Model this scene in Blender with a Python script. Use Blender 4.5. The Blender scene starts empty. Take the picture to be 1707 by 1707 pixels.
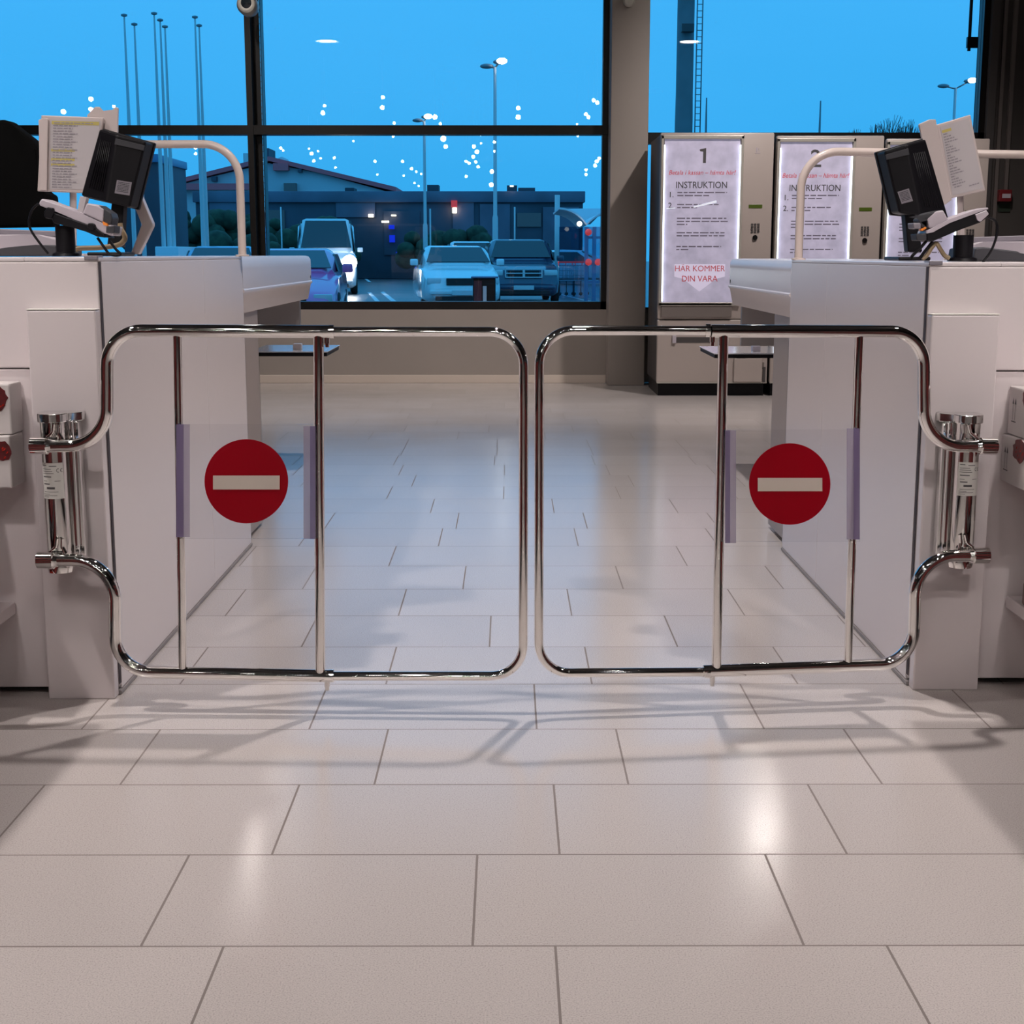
import bpy, bmesh, math, random
from mathutils import Vector, Matrix
R = math.radians
random.seed(7)
S = bpy.context.scene
COL = S.collection

# ------------------------------------------------------------------ camera
F, CX, CY, H = 2390.0, 853.5, 853.5, 1.234
PITCH = math.atan((853.5 - 424.0) / F)
YAW = math.atan(6.5 * math.cos(PITCH) / F)
cam_d = bpy.data.cameras.new('camera'); cam = bpy.data.objects.new('camera', cam_d); COL.objects.link(cam)
cam_d.sensor_width = 36.0; cam_d.lens = 36.0 * F / 1707.0; cam_d.clip_end = 600
cam.location = (0, 0, H); cam.rotation_euler = (math.pi / 2 - PITCH, 0, -YAW)
S.camera = cam
RM = cam.rotation_euler.to_matrix(); CP = Vector((0, 0, H))

def ray(px, py): return RM @ Vector(((px - CX) / F, -(py - CY) / F, -1.0))
def P(px, py, Y):                                  # point at depth Y
    d = ray(px, py); return CP + d * (Y / d.y)
def G(px, py, z=0.0):                              # point on a level plane
    d = ray(px, py); return CP + d * ((z - H) / d.z)

# ------------------------------------------------------------------ world, exposure
W = bpy.data.worlds.new('dusk_sky'); S.world = W; W.use_nodes = True
nt = W.node_tree; nt.nodes.clear()
wo = nt.nodes.new('ShaderNodeOutputWorld'); wb = nt.nodes.new('ShaderNodeBackground')
tc = nt.nodes.new('ShaderNodeTexCoord'); sx = nt.nodes.new('ShaderNodeSeparateXYZ'); cr = nt.nodes.new('ShaderNodeValToRGB')
ns = nt.nodes.new('ShaderNodeTexNoise'); ns.inputs['Scale'].default_value = 3.0; ns.inputs['Detail'].default_value = 3
mp = nt.nodes.new('ShaderNodeMapping'); mp.inputs['Scale'].default_value = (1, 1, 5)
mx = nt.nodes.new('ShaderNodeMath'); mx.operation = 'MULTIPLY_ADD'; mx.inputs[1].default_value = 0.12
nt.links.new(tc.outputs['Generated'], mp.inputs[0]); nt.links.new(mp.outputs[0], ns.inputs['Vector'])
nt.links.new(tc.outputs['Generated'], sx.inputs[0])
nt.links.new(ns.outputs['Fac'], mx.inputs[0]); nt.links.new(sx.outputs['Z'], mx.inputs[2]); nt.links.new(mx.outputs[0], cr.inputs[0])
cr.color_ramp.elements[0].position = 0.05; cr.color_ramp.elements[0].color = (0.036, 0.405, 0.85, 1)
cr.color_ramp.elements[1].position = 0.30; cr.color_ramp.elements[1].color = (0.066, 0.475, 1.0, 1)
nt.links.new(cr.outputs[0], wb.inputs[0]); wb.inputs[1].default_value = 1.12; nt.links.new(wb.outputs[0], wo.inputs[0])
S.view_settings.view_transform = 'Standard'; S.view_settings.look = 'None'
S.view_settings.exposure = 0.0; S.view_settings.gamma = 1.0; S.view_settings.use_curve_mapping = False
S.cycles.sample_clamp_indirect = 40; S.cycles.max_bounces = 10; S.cycles.transparent_max_bounces = 16
S.cycles.glossy_bounces = 5; S.cycles.diffuse_bounces = 4
S.cycles.caustics_refractive = False; S.cycles.caustics_reflective = False

# ------------------------------------------------------------------ materials
M = {}
def mat(name, col, rough=0.5, metal=0.0, spec=0.5, emit=None, es=0.0, noise=None, coat=0.0, bump=None):
    m = bpy.data.materials.new(name); m.use_nodes = True; b = m.node_tree.nodes['Principled BSDF']; N = m.node_tree
    b.inputs['Base Color'].default_value = (*col, 1); b.inputs['Roughness'].default_value = rough
    b.inputs['Metallic'].default_value = metal; b.inputs['Specular IOR Level'].default_value = spec
    if coat: b.inputs['Coat Weight'].default_value = coat; b.inputs['Coat Roughness'].default_value = 0.05
    if emit: b.inputs['Emission Color'].default_value = (*emit, 1); b.inputs['Emission Strength'].default_value = es
    if noise or bump:
        t = N.nodes.new('ShaderNodeTexCoord'); n = N.nodes.new('ShaderNodeTexNoise')
        N.links.new(t.outputs['Object'], n.inputs['Vector']); n.inputs['Detail'].default_value = 4
        n.inputs['Scale'].default_value = (noise or bump)[0]
        if noise:
            r = N.nodes.new('ShaderNodeValToRGB'); k = noise[1]
            r.color_ramp.elements[0].position = 0.3; r.color_ramp.elements[1].position = 0.7
            r.color_ramp.elements[0].color = (*[c * (1 - k) for c in col], 1); r.color_ramp.elements[1].color = (*[min(1, c * (1 + k)) for c in col], 1)
            N.links.new(n.outputs['Fac'], r.inputs[0]); N.links.new(r.outputs[0], b.inputs['Base Color'])
        if bump:
            u = N.nodes.new('ShaderNodeBump'); u.inputs['Strength'].default_value = bump[1]; u.inputs['Distance'].default_value = 0.01
            N.links.new(n.outputs['Fac'], u.inputs['Height']); N.links.new(u.outputs[0], b.inputs['Normal'])
    M[name] = m; return m

def srgb(r, g, b):
    f = lambda c: (c / 255 / 12.92) if c / 255 <= 0.04045 else ((c / 255 + 0.055) / 1.055) ** 2.4
    return (f(r), f(g), f(b))

def glass(name, tint, ior=1.5, gain=1.0):
    m = bpy.data.materials.new(name); m.use_nodes = True; N = m.node_tree; N.nodes.clear()
    o = N.nodes.new('ShaderNodeOutputMaterial'); x = N.nodes.new('ShaderNodeMixShader')
    t = N.nodes.new('ShaderNodeBsdfTransparent'); g = N.nodes.new('ShaderNodeBsdfGlossy'); f = N.nodes.new('ShaderNodeFresnel')
    g.inputs['Roughness'].default_value = 0.0; f.inputs['IOR'].default_value = ior; t.inputs['Color'].default_value = (*tint, 1)
    N.links.new(f.outputs[0], x.inputs[0]); N.links.new(t.outputs[0], x.inputs[1]); N.links.new(g.outputs[0], x.inputs[2]); N.links.new(x.outputs[0], o.inputs[0])
    M[name] = m; return m

mat('grout', (0.21, 0.18, 0.168), 0.7, spec=0.15)
mat('taupe', (0.30, 0.26, 0.235), 0.6, noise=(2, 0.03))
mat('shaded_wall', (0.055, 0.046, 0.043), 0.7)  # same wall as taupe; the weak light there is put into the colour
mat('conduit', (0.12, 0.10, 0.095), 0.5)
mat('ceiling', (0.035, 0.03, 0.03), 0.8)
mat('store_wall', (0.10, 0.07, 0.06), 0.8)
mat('skirting', (0.56, 0.48, 0.42), 0.4)
mat('frame_black', (0.0045, 0.003, 0.003), 0.35, spec=0.3)
mat('laminate', (0.70, 0.635, 0.645), 0.20, spec=0.4)
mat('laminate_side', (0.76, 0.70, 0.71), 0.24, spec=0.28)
mat('gap', (0.05, 0.04, 0.05), 0.7)
mat('steel_strip', (0.42, 0.40, 0.42), 0.35, 0.8)
mat('grey_panel', (0.28, 0.26, 0.26), 0.45)
mat('chrome', (0.86, 0.84, 0.82), 0.04, 1.0)
mat('chrome_soft', (0.78, 0.77, 0.76), 0.12, 1.0)
mat('sign_red', (0.36, 0.0, 0.010), 0.5, spec=0.15)
mat('sign_white', (0.72, 0.63, 0.56), 0.45)
mat('sticker', (0.62, 0.60, 0.57), 0.5)
mat('ink', (0.06, 0.055, 0.06), 0.6)
mat('ink_soft', (0.17, 0.15, 0.21), 0.6)
mat('red_ink', (0.62, 0.09, 0.12), 0.6)
mat('paper', (0.43, 0.395, 0.41), 0.6)
mat('paper_ink', (0.25, 0.225, 0.25), 0.7)
mat('yellow', (0.45, 0.37, 0.10), 0.6)
mat('offwhite', (0.50, 0.43, 0.42), 0.3)
mat('rail_white', (0.60, 0.51, 0.475), 0.25)
mat('black_plastic', (0.0045, 0.004, 0.006), 0.45, spec=0.2)
mat('dark_plastic', (0.0045, 0.004, 0.006), 0.5, spec=0.2)
mat('dark_grey', (0.04, 0.04, 0.047), 0.5, spec=0.3)
mat('mid_grey', (0.22, 0.20, 0.23), 0.4)
mat('light_grey', (0.43, 0.385, 0.43), 0.35)
mat('black_cloth', (0.0018, 0.0018, 0.002), 0.95, spec=0.1)
mat('beige_cable', (0.26, 0.19, 0.11), 0.5)
mat('orange_lens', (0.6, 0.18, 0.03), 0.3, emit=(1, 0.3, 0.03), es=0.15)
mat('machine', (0.37, 0.315, 0.29), 0.4)
mat('machine_trim', (0.42, 0.39, 0.35), 0.35, 0.3)
mat('machine_dark', (0.055, 0.048, 0.048), 0.5)
mat('machine_hatch', (0.15, 0.125, 0.115), 0.5)
mat('lcd', (0.04, 0.06, 0.006), 0.3, emit=(0.10, 0.15, 0.01), es=0.15)
mat('poster', (0.42, 0.385, 0.48), 0.6, noise=(9, 0.2), emit=(0.60, 0.60, 0.88), es=0.22)
mat('poster_arrow', (0.60, 0.55, 0.68), 0.6, emit=(0.72, 0.68, 0.92), es=0.30)
mat('led', (0.9, 0.95, 1), 0.5, emit=(0.72, 0.86, 1.0), es=3.2)
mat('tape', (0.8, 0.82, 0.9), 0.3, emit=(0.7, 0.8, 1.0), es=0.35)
mat('lamp_face', (1, 1, 1), 0.5, emit=(1.0, 0.93, 0.86), es=90)
mat('spot_face', (1, 1, 1), 0.5, emit=(1.0, 0.95, 0.88), es=130)
mat('street_face', (1, 1, 1), 0.5, emit=(1.0, 0.97, 0.92), es=30)
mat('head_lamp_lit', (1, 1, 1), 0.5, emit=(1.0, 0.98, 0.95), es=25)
mat('lamp_body', (0.5, 0.5, 0.5), 0.5)
mat('box_white', (0.60, 0.555, 0.55), 0.6)
mat('torn_red', (0.10, 0.006, 0.008), 0.5, noise=(60, 0.5))
mat('foil_red', (0.55, 0.03, 0.02), 0.2, 0.5)
mat('call_red', (0.15, 0.008, 0.012), 0.4)
mat('dark_green', (0.012, 0.022, 0.012), 0.5)
mat('table_top', (0.56, 0.55, 0.60), 0.12)
mat('asphalt', (0.10, 0.105, 0.11), 0.32, noise=(0.6, 0.25))
mat('road_line', (0.75, 0.75, 0.75), 0.5)
mat('car_white', (0.86, 0.86, 0.86), 0.3, coat=1.0)
mat('car_blue', (0.035, 0.06, 0.11), 0.3, coat=1.0)
mat('car_roof_blue', (0.05, 0.20, 0.42), 0.3, coat=1.0)
mat('car_purple', (0.98, 0.20, 0.46), 0.3, coat=1.0)
mat('car_glass', (0.015, 0.02, 0.025), 0.08, spec=1.0)
mat('car_black', (0.015, 0.015, 0.017), 0.5)
mat('rubber', (0.02, 0.02, 0.02), 0.8)
mat('alloy', (0.55, 0.55, 0.55), 0.35, 0.8)
mat('lens_clear', (0.75, 0.75, 0.75), 0.15)
mat('bldg_dark', (0.075, 0.075, 0.10), 0.7, noise=(0.25, 0.35))
mat('bldg_panel', (0.16, 0.15, 0.20), 0.7, noise=(0.4, 0.3))
mat('bldg_brown', (0.22, 0.15, 0.14), 0.7)
mat('bldg_white', (0.62, 0.60, 0.62), 0.7, noise=(0.2, 0.1))
mat('roof_red', (0.95, 0.15, 0.17), 0.7)
mat('pole', (0.62, 0.62, 0.62), 0.4)
mat('pole_dark', (0.22, 0.24, 0.26), 0.5)
mat('tower', (0.16, 0.17, 0.18), 0.6, noise=(0.3, 0.25))
mat('hedge', (0.035, 0.055, 0.03), 0.9, noise=(3, 0.5))
mat('bark', (0.10, 0.085, 0.08), 0.9)
mat('canopy', (0.75, 0.75, 0.78), 0.4)
mat('blue_steel', (0.10, 0.22, 0.38), 0.4)
mat('bin_red', (0.16, 0.03, 0.04), 0.5)
mat('blue_sign', (0.01, 0.03, 0.5), 0.5, emit=(0.01, 0.03, 0.9), es=0.5)
mat('warm_light', (1, .9, .7), 0.5, emit=(1, 0.88, 0.68), es=4)
mat('red_light', (0.6, 0.05, 0.05), 0.5, emit=(0.8, 0.06, 0.06), es=0.5)
glass('pane', (0.96, 0.98, 0.985))
glass('acrylic', (0.985, 0.985, 0.99), 1.35)
glass('shelter_glass', (0.55, 0.65, 0.75))
def clip_mat():
    m = mat('clip_plastic', (0.25, 0.20, 0.36), 0.2); m.node_tree.nodes['Principled BSDF'].inputs['Alpha'].default_value = 0.72
    m = mat('clip_light', (0.50, 0.44, 0.58), 0.2); m.node_tree.nodes['Principled BSDF'].inputs['Alpha'].default_value = 0.55
clip_mat()
def tile_mat():
    m = mat('tile', (0.5, 0.45, 0.42), 0.17, spec=0.30); N = m.node_tree; b = N.nodes['Principled BSDF']
    t = N.nodes.new('ShaderNodeTexCoord')
    def nz(sc, det):
        n = N.nodes.new('ShaderNodeTexNoise'); n.inputs['Scale'].default_value = sc; n.inputs['Detail'].default_value = det
        N.links.new(t.outputs['Object'], n.inputs['Vector']); return n
    n1, n2 = nz(330, 3), nz(2.2, 2)
    r = N.nodes.new('ShaderNodeValToRGB'); e = r.color_ramp.elements
    e[0].position = 0.28; e[0].color = (0.34, 0.305, 0.295, 1); e[1].position = 0.46; e[1].color = (0.50, 0.455, 0.44, 1)
    k = e.new(0.70); k.color = (0.57, 0.52, 0.50, 1)
    N.links.new(n1.outputs['Fac'], r.inputs[0])
    a = N.nodes.new('ShaderNodeAttribute'); a.attribute_name = 'shade'
    mm = N.nodes.new('ShaderNodeMix'); mm.data_type = 'RGBA'; mm.blend_type = 'MULTIPLY'; mm.inputs[0].default_value = 1.0
    N.links.new(r.outputs[0], mm.inputs[6]); N.links.new(a.outputs['Color'], mm.inputs[7]); N.links.new(mm.outputs[2], b.inputs['Base Color'])
    q = N.nodes.new('ShaderNodeMapRange'); q.inputs[3].default_value = 0.14; q.inputs[4].default_value = 0.24
    N.links.new(n2.outputs['Fac'], q.inputs[0]); N.links.new(q.outputs[0], b.inputs['Roughness'])
tile_mat()

# ------------------------------------------------------------------ mesh helpers
class MB:
    def __init__(s): s.v = []; s.f = []; s.m = []; s.sm = []
    def add(s, vs, fs, mi=0, smooth=False):
        k = len(s.v); s.v += [tuple(v) for v in vs]
        for f in fs: s.f.append([k + i for i in f]); s.m.append(mi); s.sm.append(smooth)
        return s
    def box(s, a, b, bev=0.0, mi=0, seg=2):
        a, b = Vector(a), Vector(b); lo = [min(a[i], b[i]) for i in range(3)]; hi = [max(a[i], b[i]) for i in range(3)]
        bm = bmesh.new(); bmesh.ops.create_cube(bm, size=1.0)
        for v in bm.verts: v.co = Vector([lo[i] + (v.co[i] + 0.5) * (hi[i] - lo[i]) for i in range(3)])
        return s.take(bm, bev, mi, seg)
    def take(s, bm, bev=0.0, mi=0, seg=2, smooth=None):
        if bev > 0: bmesh.ops.bevel(bm, geom=list(bm.edges), offset=bev, segments=seg, affect='EDGES', profile=0.5)
        bmesh.ops.recalc_face_normals(bm, faces=list(bm.faces)); bm.verts.index_update()
        s.add([v.co for v in bm.verts], [[v.index for v in f.verts] for f in bm.faces], mi, (bev > 0.011) if smooth is None else smooth); bm.free(); return s
    def prism(s, pts, ext, bev=0.0, mi=0, seg=2):           # polygon (3-D points) extruded by a vector
        bm = bmesh.new(); ext = Vector(ext); a = [bm.verts.new(p) for p in pts]; b = [bm.verts.new(Vector(p) + ext) for p in pts]; n = len(a)
        bm.faces.new(a); bm.faces.new(b[::-1])
        for i in range(n): bm.faces.new((a[i], b[i], b[(i + 1) % n], a[(i + 1) % n]))
        return s.take(bm, bev, mi, seg)
    def tube(s, pts, r, seg=16, cap=True, mi=0):
        pts = [Vector(p) for p in pts]; n = len(pts); rr = r if isinstance(r, (list, tuple)) else [r] * n
        t = [(pts[min(i + 1, n - 1)] - pts[max(i - 1, 0)]).normalized() for i in range(n)]
        u = t[0].orthogonal().normalized(); vs = []; fs = []
        for i in range(n):
            u = (u - t[i] * u.dot(t[i])).normalized(); w = t[i].cross(u)
            vs += [pts[i] + (u * math.cos(2 * math.pi * k / seg) + w * math.sin(2 * math.pi * k / seg)) * rr[i] for k in range(seg)]
        for i in range(n - 1):
            for k in range(seg):
                k2 = (k + 1) % seg; fs.append((i * seg + k, i * seg + k2, (i + 1) * seg + k2, (i + 1) * seg + k))
        s.add(vs, fs, mi, True)
        if cap: s.add(vs[:seg], [list(range(seg))[::-1]], mi); s.add(vs[-seg:], [list(range(seg))], mi)
        return s
    def cyl(s, a, b, r, seg=20, mi=0): return s.tube([a, b], r, seg, True, mi)
    def lathe(s, c, prof, seg=24, mi=0, ax='Z', cap=True):            # profile (r, h)
        vs = []; fs = []; n = len(prof); c = Vector(c)
        for r, h in prof:
            for k in range(seg):
                x, y = r * math.cos(2 * math.pi * k / seg), r * math.sin(2 * math.pi * k / seg)
                vs.append(c + (Vector((x, y, h)) if ax == 'Z' else Vector((x, h, y)) if ax == 'Y' else Vector((h, x, y))))
        for i in range(n - 1):
            for k in range(seg):
                k2 = (k + 1) % seg; fs.append((i * seg + k, i * seg + k2, (i + 1) * seg + k2, (i + 1) * seg + k))
        s.add(vs, fs, mi, True)
        if cap: s.add(vs[:seg], [list(range(seg))[::-1]], mi); s.add(vs[-seg:], [list(range(seg))], mi)
        return s
    def ball(s, c, r, mi=0, sc=(1, 1, 1), sub=2):
        bm = bmesh.new(); bmesh.ops.create_icosphere(bm, subdivisions=sub, radius=1.0)
        for v in bm.verts: v.co = Vector(c) + Vector([v.co[i] * r * sc[i] for i in range(3)])
        return s.take(bm, 0, mi, smooth=True)
    def poly(s, pts, mi=0): return s.add(pts, [list(range(len(pts)))], mi)
    def build(s, name, mats, parent=None):
        mats = mats if isinstance(mats, (list, tuple)) else [mats]
        if parent is not None: org = ORG[parent]
        else:
            xs, ys, zs = zip(*s.v); org = Vector(((min(xs) + max(xs)) / 2, (min(ys) + max(ys)) / 2, min(zs)))
        me = bpy.data.meshes.new(name); me.from_pydata([Vector(v) - org for v in s.v], [], s.f)
        for x in mats: me.materials.append(M[x])
        me.polygons.foreach_set('material_index', s.m); me.polygons.foreach_set('use_smooth', s.sm)
        bm = bmesh.new(); bm.from_mesh(me); bmesh.ops.remove_doubles(bm, verts=bm.verts, dist=1e-5)
        bmesh.ops.recalc_face_normals(bm, faces=bm.faces)
        for e in bm.edges: e.smooth = e.calc_face_angle(0.0) < R(40)
        bm.to_mesh(me); bm.free()
        o = bpy.data.objects.new(name, me); COL.objects.link(o)
        if parent is not None: o.parent = parent
        else: o.location = org
        ORG[o] = org; return o
ORG = {}
def tag(o, label=None, cat=None, group=None, kind=None):
    if label: o['label'] = label
    if cat: o['category'] = cat
    if group: o['group'] = group
    if kind: o['kind'] = kind
    return o
def thing(name, loc, label, cat, group=None):
    o = bpy.data.objects.new(name, None); o.empty_display_size = 0.1; COL.objects.link(o); o.location = loc; ORG[o] = Vector(loc)
    return tag(o, label, cat, group)
def struct(mb, name, mats, parent=None): return tag(mb.build(name, mats, parent), kind='structure')

def fillet(pts, rads, n=10):
    pts = [Vector(p) for p in pts]; out = [pts[0]]
    for i in range(1, len(pts) - 1):
        a, b, c = pts[i - 1], pts[i], pts[i + 1]; r = rads[i - 1]
        d1 = (a - b).normalized(); d2 = (c - b).normalized(); ang = d1.angle(d2); L = r / math.tan(ang / 2)
        p1, p2 = b + d1 * L, b + d2 * L; cen = b + (d1 + d2).normalized() * (r / math.sin(ang / 2))
        e1, e2 = p1 - cen, p2 - cen; tot = e1.angle(e2)
        for k in range(n + 1):
            t = k / n; out.append(cen + (e1 * math.sin((1 - t) * tot) + e2 * math.sin(t * tot)) / math.sin(tot))
    return out + [pts[-1]]

def boxpx(x0, y0, x1, y1, Y, d, mb=None, bev=0.0, mi=0):   # axis-aligned box whose front face spans a picture rectangle at depth Y
    xm, ym = (x0 + x1) / 2, (y0 + y1) / 2
    mb = mb or MB(); return mb.box((P(x0, ym, Y).x, Y, P(xm, y1, Y).z), (P(x1, ym, Y).x, Y + d, P(xm, y0, Y).z), bev, mi)
def ppx(pts, Y): return [P(x, y, Y) for x, y in pts]

def text(body, size, mtx, mb, mi=0, align='CENTER', shear=0.0, ext=0.001, sx=1.0, bold=0.0):
    cu = bpy.data.curves.new('lettering', 'FONT'); cu.body = body; cu.size = size; cu.align_x = align; cu.align_y = 'CENTER'; cu.shear = shear; cu.extrude = ext; cu.resolution_u = 3
    cu.offset = 0.0 if 'M' in body else bold
    ob = bpy.data.objects.new('lettering', cu); COL.objects.link(ob)
    me = bpy.data.meshes.new_from_object(ob.evaluated_get(bpy.context.evaluated_depsgraph_get()))
    mtx = mtx @ Matrix.Diagonal((sx, 1, 1, 1))
    mb.add([mtx @ v.co for v in me.vertices], [list(p.vertices) for p in me.polygons], mi)
    bpy.data.objects.remove(ob); bpy.data.curves.remove(cu); bpy.data.meshes.remove(me); return mb
FRONT = Matrix.Rotation(math.pi / 2, 4, 'X')                 # text facing the camera side (-Y)
def lines(mb, p0, du, dv, rows, mi=0, nrm=Vector((0, -0.001, 0)), hgt=0.35, seed=1):   # rows of unreadable small print: broken bars
    rd = random.Random(seed); p0, du, dv = Vector(p0), Vector(du), Vector(dv)
    for k, (a, b) in enumerate(rows):
        x = a
        while x < b - 0.01:
            w = min(rd.uniform(0.04, 0.13), b - x); q = p0 + dv * k + nrm
            mb.poly([q + du * x, q + du * (x + w), q + du * (x + w) + dv * hgt, q + du * x + dv * hgt], mi); x += w + 0.018

# ================================================================== ROOM SHELL
WY = 14.0                                                    # window wall
# floor of staggered terrazzo tiles
def floor():
    y0, rh, w, g = 2.419, 0.4022, 0.601, 0.0024
    known = {-1: 0.085, 0: -0.065, 1: 0.107, 2: -0.317, 3: 0.075, 4: -0.357, 5: -0.06, 6: 0.22, 7: -0.17, 8: 0.12, 9: -0.30}
    mb = MB(); sh = []
    rd = random.Random(3); k0 = math.ceil((-5 - y0) / rh); k1 = math.ceil((WY - y0) / rh)
    for k in range(k0, k1):
        off = known.get(k, rd.uniform(0, w)); a, b = y0 + k * rh, min(y0 + (k + 1) * rh, WY)
        mb.add([(-9, a - g, 0), (9, a - g, 0), (9, a + g, 0), (-9, a + g, 0)], [(0, 1, 2, 3)], 1); sh.append(1)
        x = off - 15 * w; lim = 9
        while x < lim:
            xa, xb = max(-9, x + g), min(9, x + w - g)
            if xb > xa + 0.01:
                mb.add([(xa, a + g, 0), (xb, a + g, 0), (xb, b - g, 0), (xa, b - g, 0)], [(0, 1, 2, 3)], 0); sh.append(rd.uniform(0.955, 1.03))
            if -9 < x + w - g and x + w + g < 9:
                mb.add([(x + w - g, a + g, 0), (x + w + g, a + g, 0), (x + w + g, b - g, 0), (x + w - g, b - g, 0)], [(0, 1, 2, 3)], 1); sh.append(1)
            x += w
    yy = y0 + k0 * rh - g
    mb.add([(-9, -34, 0), (9, -34, 0), (9, yy, 0), (-9, yy, 0)], [(0, 1, 2, 3)], 0); sh.append(1)
    me = bpy.data.meshes.new('floor'); me.from_pydata(mb.v, [], mb.f); me.materials.append(M['tile']); me.materials.append(M['grout'])
    me.polygons.foreach_set('material_index', mb.m)
    at = me.color_attributes.new('shade', 'FLOAT_COLOR', 'CORNER')
    for p, s_ in zip(me.polygons, sh):
        for li in p.loop_indices: at.data[li].color = (s_, s_, s_, 1)
    o = bpy.data.objects.new('floor', me); COL.objects.link(o); tag(o, kind='structure')
floor()
CZ = 4.8
struct(MB().box((-9.2, -34.2, CZ), (9.2, 14.3, CZ + 0.2)), 'ceiling', 'ceiling')
struct(MB().box((-9.2, -34.2, 0), (-9.0, 14.3, CZ)), 'wall_left', 'store_wall')
struct(MB().box((9.0, -34.2, 0), (9.2, 14.3, CZ)), 'wall_right', 'store_wall')
struct(MB().box((-9.2, -34.4, 0), (9.2, -34.2, CZ)), 'wall_front', 'store_wall')
sill_z = P(760, 516, WY).z; top_z = 4.45
pxl, pxr = P(1015, 400, 13.75).x, P(1077, 400, 13.75).x       # pillar
jamb_x = P(1652, 120, WY).x
wb_ = MB()
wb_.box((-9, WY, 0), (pxl, WY + 0.25, sill_z)).box((-9, WY, top_z), (jamb_x, WY + 0.25, CZ))
rs_z = P(1640, 236, WY).z; rx_ = P(1128, 236, WY).x
wb_.box((rx_, WY, 0), (jamb_x, WY + 0.25, rs_z)).box((pxl, WY, 0), (rx_, WY + 0.25, sill_z))
struct(wb_, 'wall_back', 'taupe')
struct(MB().box((jamb_x, WY, 0), (9, WY + 0.25, CZ)), 'wall_back_shaded', 'shaded_wall')
struct(boxpx(1640, -60, 1653, 640, 13.94, 0.06), 'trim_1', 'machine_dark')
t = boxpx(1665, -60, 1671, 427, 13.96, 0.03); struct(t, 'trim_2', 'conduit')
t = boxpx(1685, -60, 1691, 318, 13.95, 0.04); struct(t, 'trim_3', 'conduit')
struct(MB().box((-9, 13.975, 0), (pxl, WY, P(760, 625, 13.98).z), 0.004), 'baseboard_back', 'skirting')
struct(MB().box((pxl, 13.70, 0), (pxr, WY + 0.3, CZ), 0.012), 'wall_pillar', 'taupe')

def window(name, x0, x1, zb, zt, mull, trans, fw=0.075, lower=None):
    """frame with glass; mull: x positions of mullions, trans: transom height"""
    mb = MB(); y0, y1 = WY + 0.02, WY + 0.16; k = 0.085
    mb.box((x0, y0, zb), (x1, y1, zb + fw)).box((x0, y0, zt - fw), (x1, y1, zt))
    mb.box((x0, y0, zb), (x0 + fw, y1, zt)).box((x1 - fw, y0, zb), (x1, y1, zt))
    if trans: mb.box((x0, y0 - 0.02, trans - k / 2), (x1, y1, trans + k / 2))
    for m in mull:
        mb.box((m - 0.028, y0 - 0.03, zb), (m + 0.028, y1, zt)); mb.box((m + 0.06, y1 - 0.03, zb), (m + 0.10, y1 + 0.15, zt)); mb.box((m - 0.03, y1 - 0.01, zb), (m + 0.10, y1, zt))
    fr = struct(mb, name, 'frame_black')
    xs = [x0 + fw] + [q for m in mull for q in (m - 0.028, m + 0.10)] + [x1 - fw]
    zs = [zb + fw] + ([trans - k / 2, trans + k / 2] if trans else []) + [zt - fw]
    for i in range(0, len(xs), 2):
        for j in range(0, len(zs), 2):
            MB().box((xs[i], WY + 0.07, zs[j]), (xs[i + 1], WY + 0.094, zs[j + 1])).build('glass_pane', 'pane', fr)
    return fr
tr_l = P(720, 216.5, WY).z
m_x = P(417, 200, WY).x
w1 = window('window_1', -9.0, pxl + 0.02, sill_z, top_z, [m_x - 3.4, m_x], tr_l)
tr_r = P(1360, 222, WY).z
w2 = window('window_2', pxr - 0.06, jamb_x, rs_z, top_z, [], None, fw=0.085)
w3 = window('window_3', pxr - 0.02, rx_, sill_z, rs_z, [], None, fw=0.02)
# blind guide rods outside the panes
for name, x, yb in (('guide_rod', 436, 68), ('guide_rod', 1615, 85)):
    mb = MB(); a = P(x, -80, 14.45); b = P(x, yb, 14.45); mb.cyl((b.x, 14.45, a.z), (b.x, 14.45, b.z), 0.016)
    dx = -0.10 if x < 800 else 0.10
    c = P(x, yb - 14, 14.45); mb.box((c.x - 0.02, 14.43, c.z - 0.05), (c.x + dx, 14.47, c.z + 0.05)); mb.cyl((c.x + dx, 14.45, c.z - 2.0), (c.x + dx, 14.45, a.z), 0.014)
    mb.build(name, 'frame_black', w1 if x < 800 else w2)

# ================================================================== INTERIOR LAMPS
def spot(name, loc, aim, watts, size=R(110), blend=0.9, r=0.07, col=(1, 0.915, 0.875), parent=None):
    d = bpy.data.lights.new(name, 'SPOT'); d.energy = watts; d.spot_size = size; d.spot_blend = blend; d.shadow_soft_size = r; d.color = col
    o = bpy.data.objects.new(name, d); COL.objects.link(o)
    v = (Vector(aim) - Vector(loc)).normalized(); o.rotation_euler = v.to_track_quat('-Z', 'Y').to_euler()
    if parent is not None: o.parent = parent; o.location = Vector(loc) - ORG[parent]
    else: o.location = loc
    return o
def downlight(x, y, watts, aim=None, face=True, label='', r=0.18, size=R(120), grp='ceiling downlights', z=CZ):
    t = thing('ceiling_downlight', (x, y, z - 0.06), label, 'ceiling light', grp)
    MB().lathe((x, y, z - 0.06), [(r + 0.03, 0), (r + 0.03, 0.06), (r * 0.9, 0.06), (r * 0.9, 0.02), (r, 0)], 28, cap=False).build('housing', 'lamp_body', t)
    if face: MB().lathe((x, y, z - 0.045), [(0.001, 0), (r * 0.9, 0), (r * 0.9, 0.01)], 28).build('diffuser', 'lamp_face', t)
    spot('bulb', (x, y, z - 0.08), aim or (x, y, 0), watts, size, parent=t)
LB = 'white round downlight in the dark ceiling above the '
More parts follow.
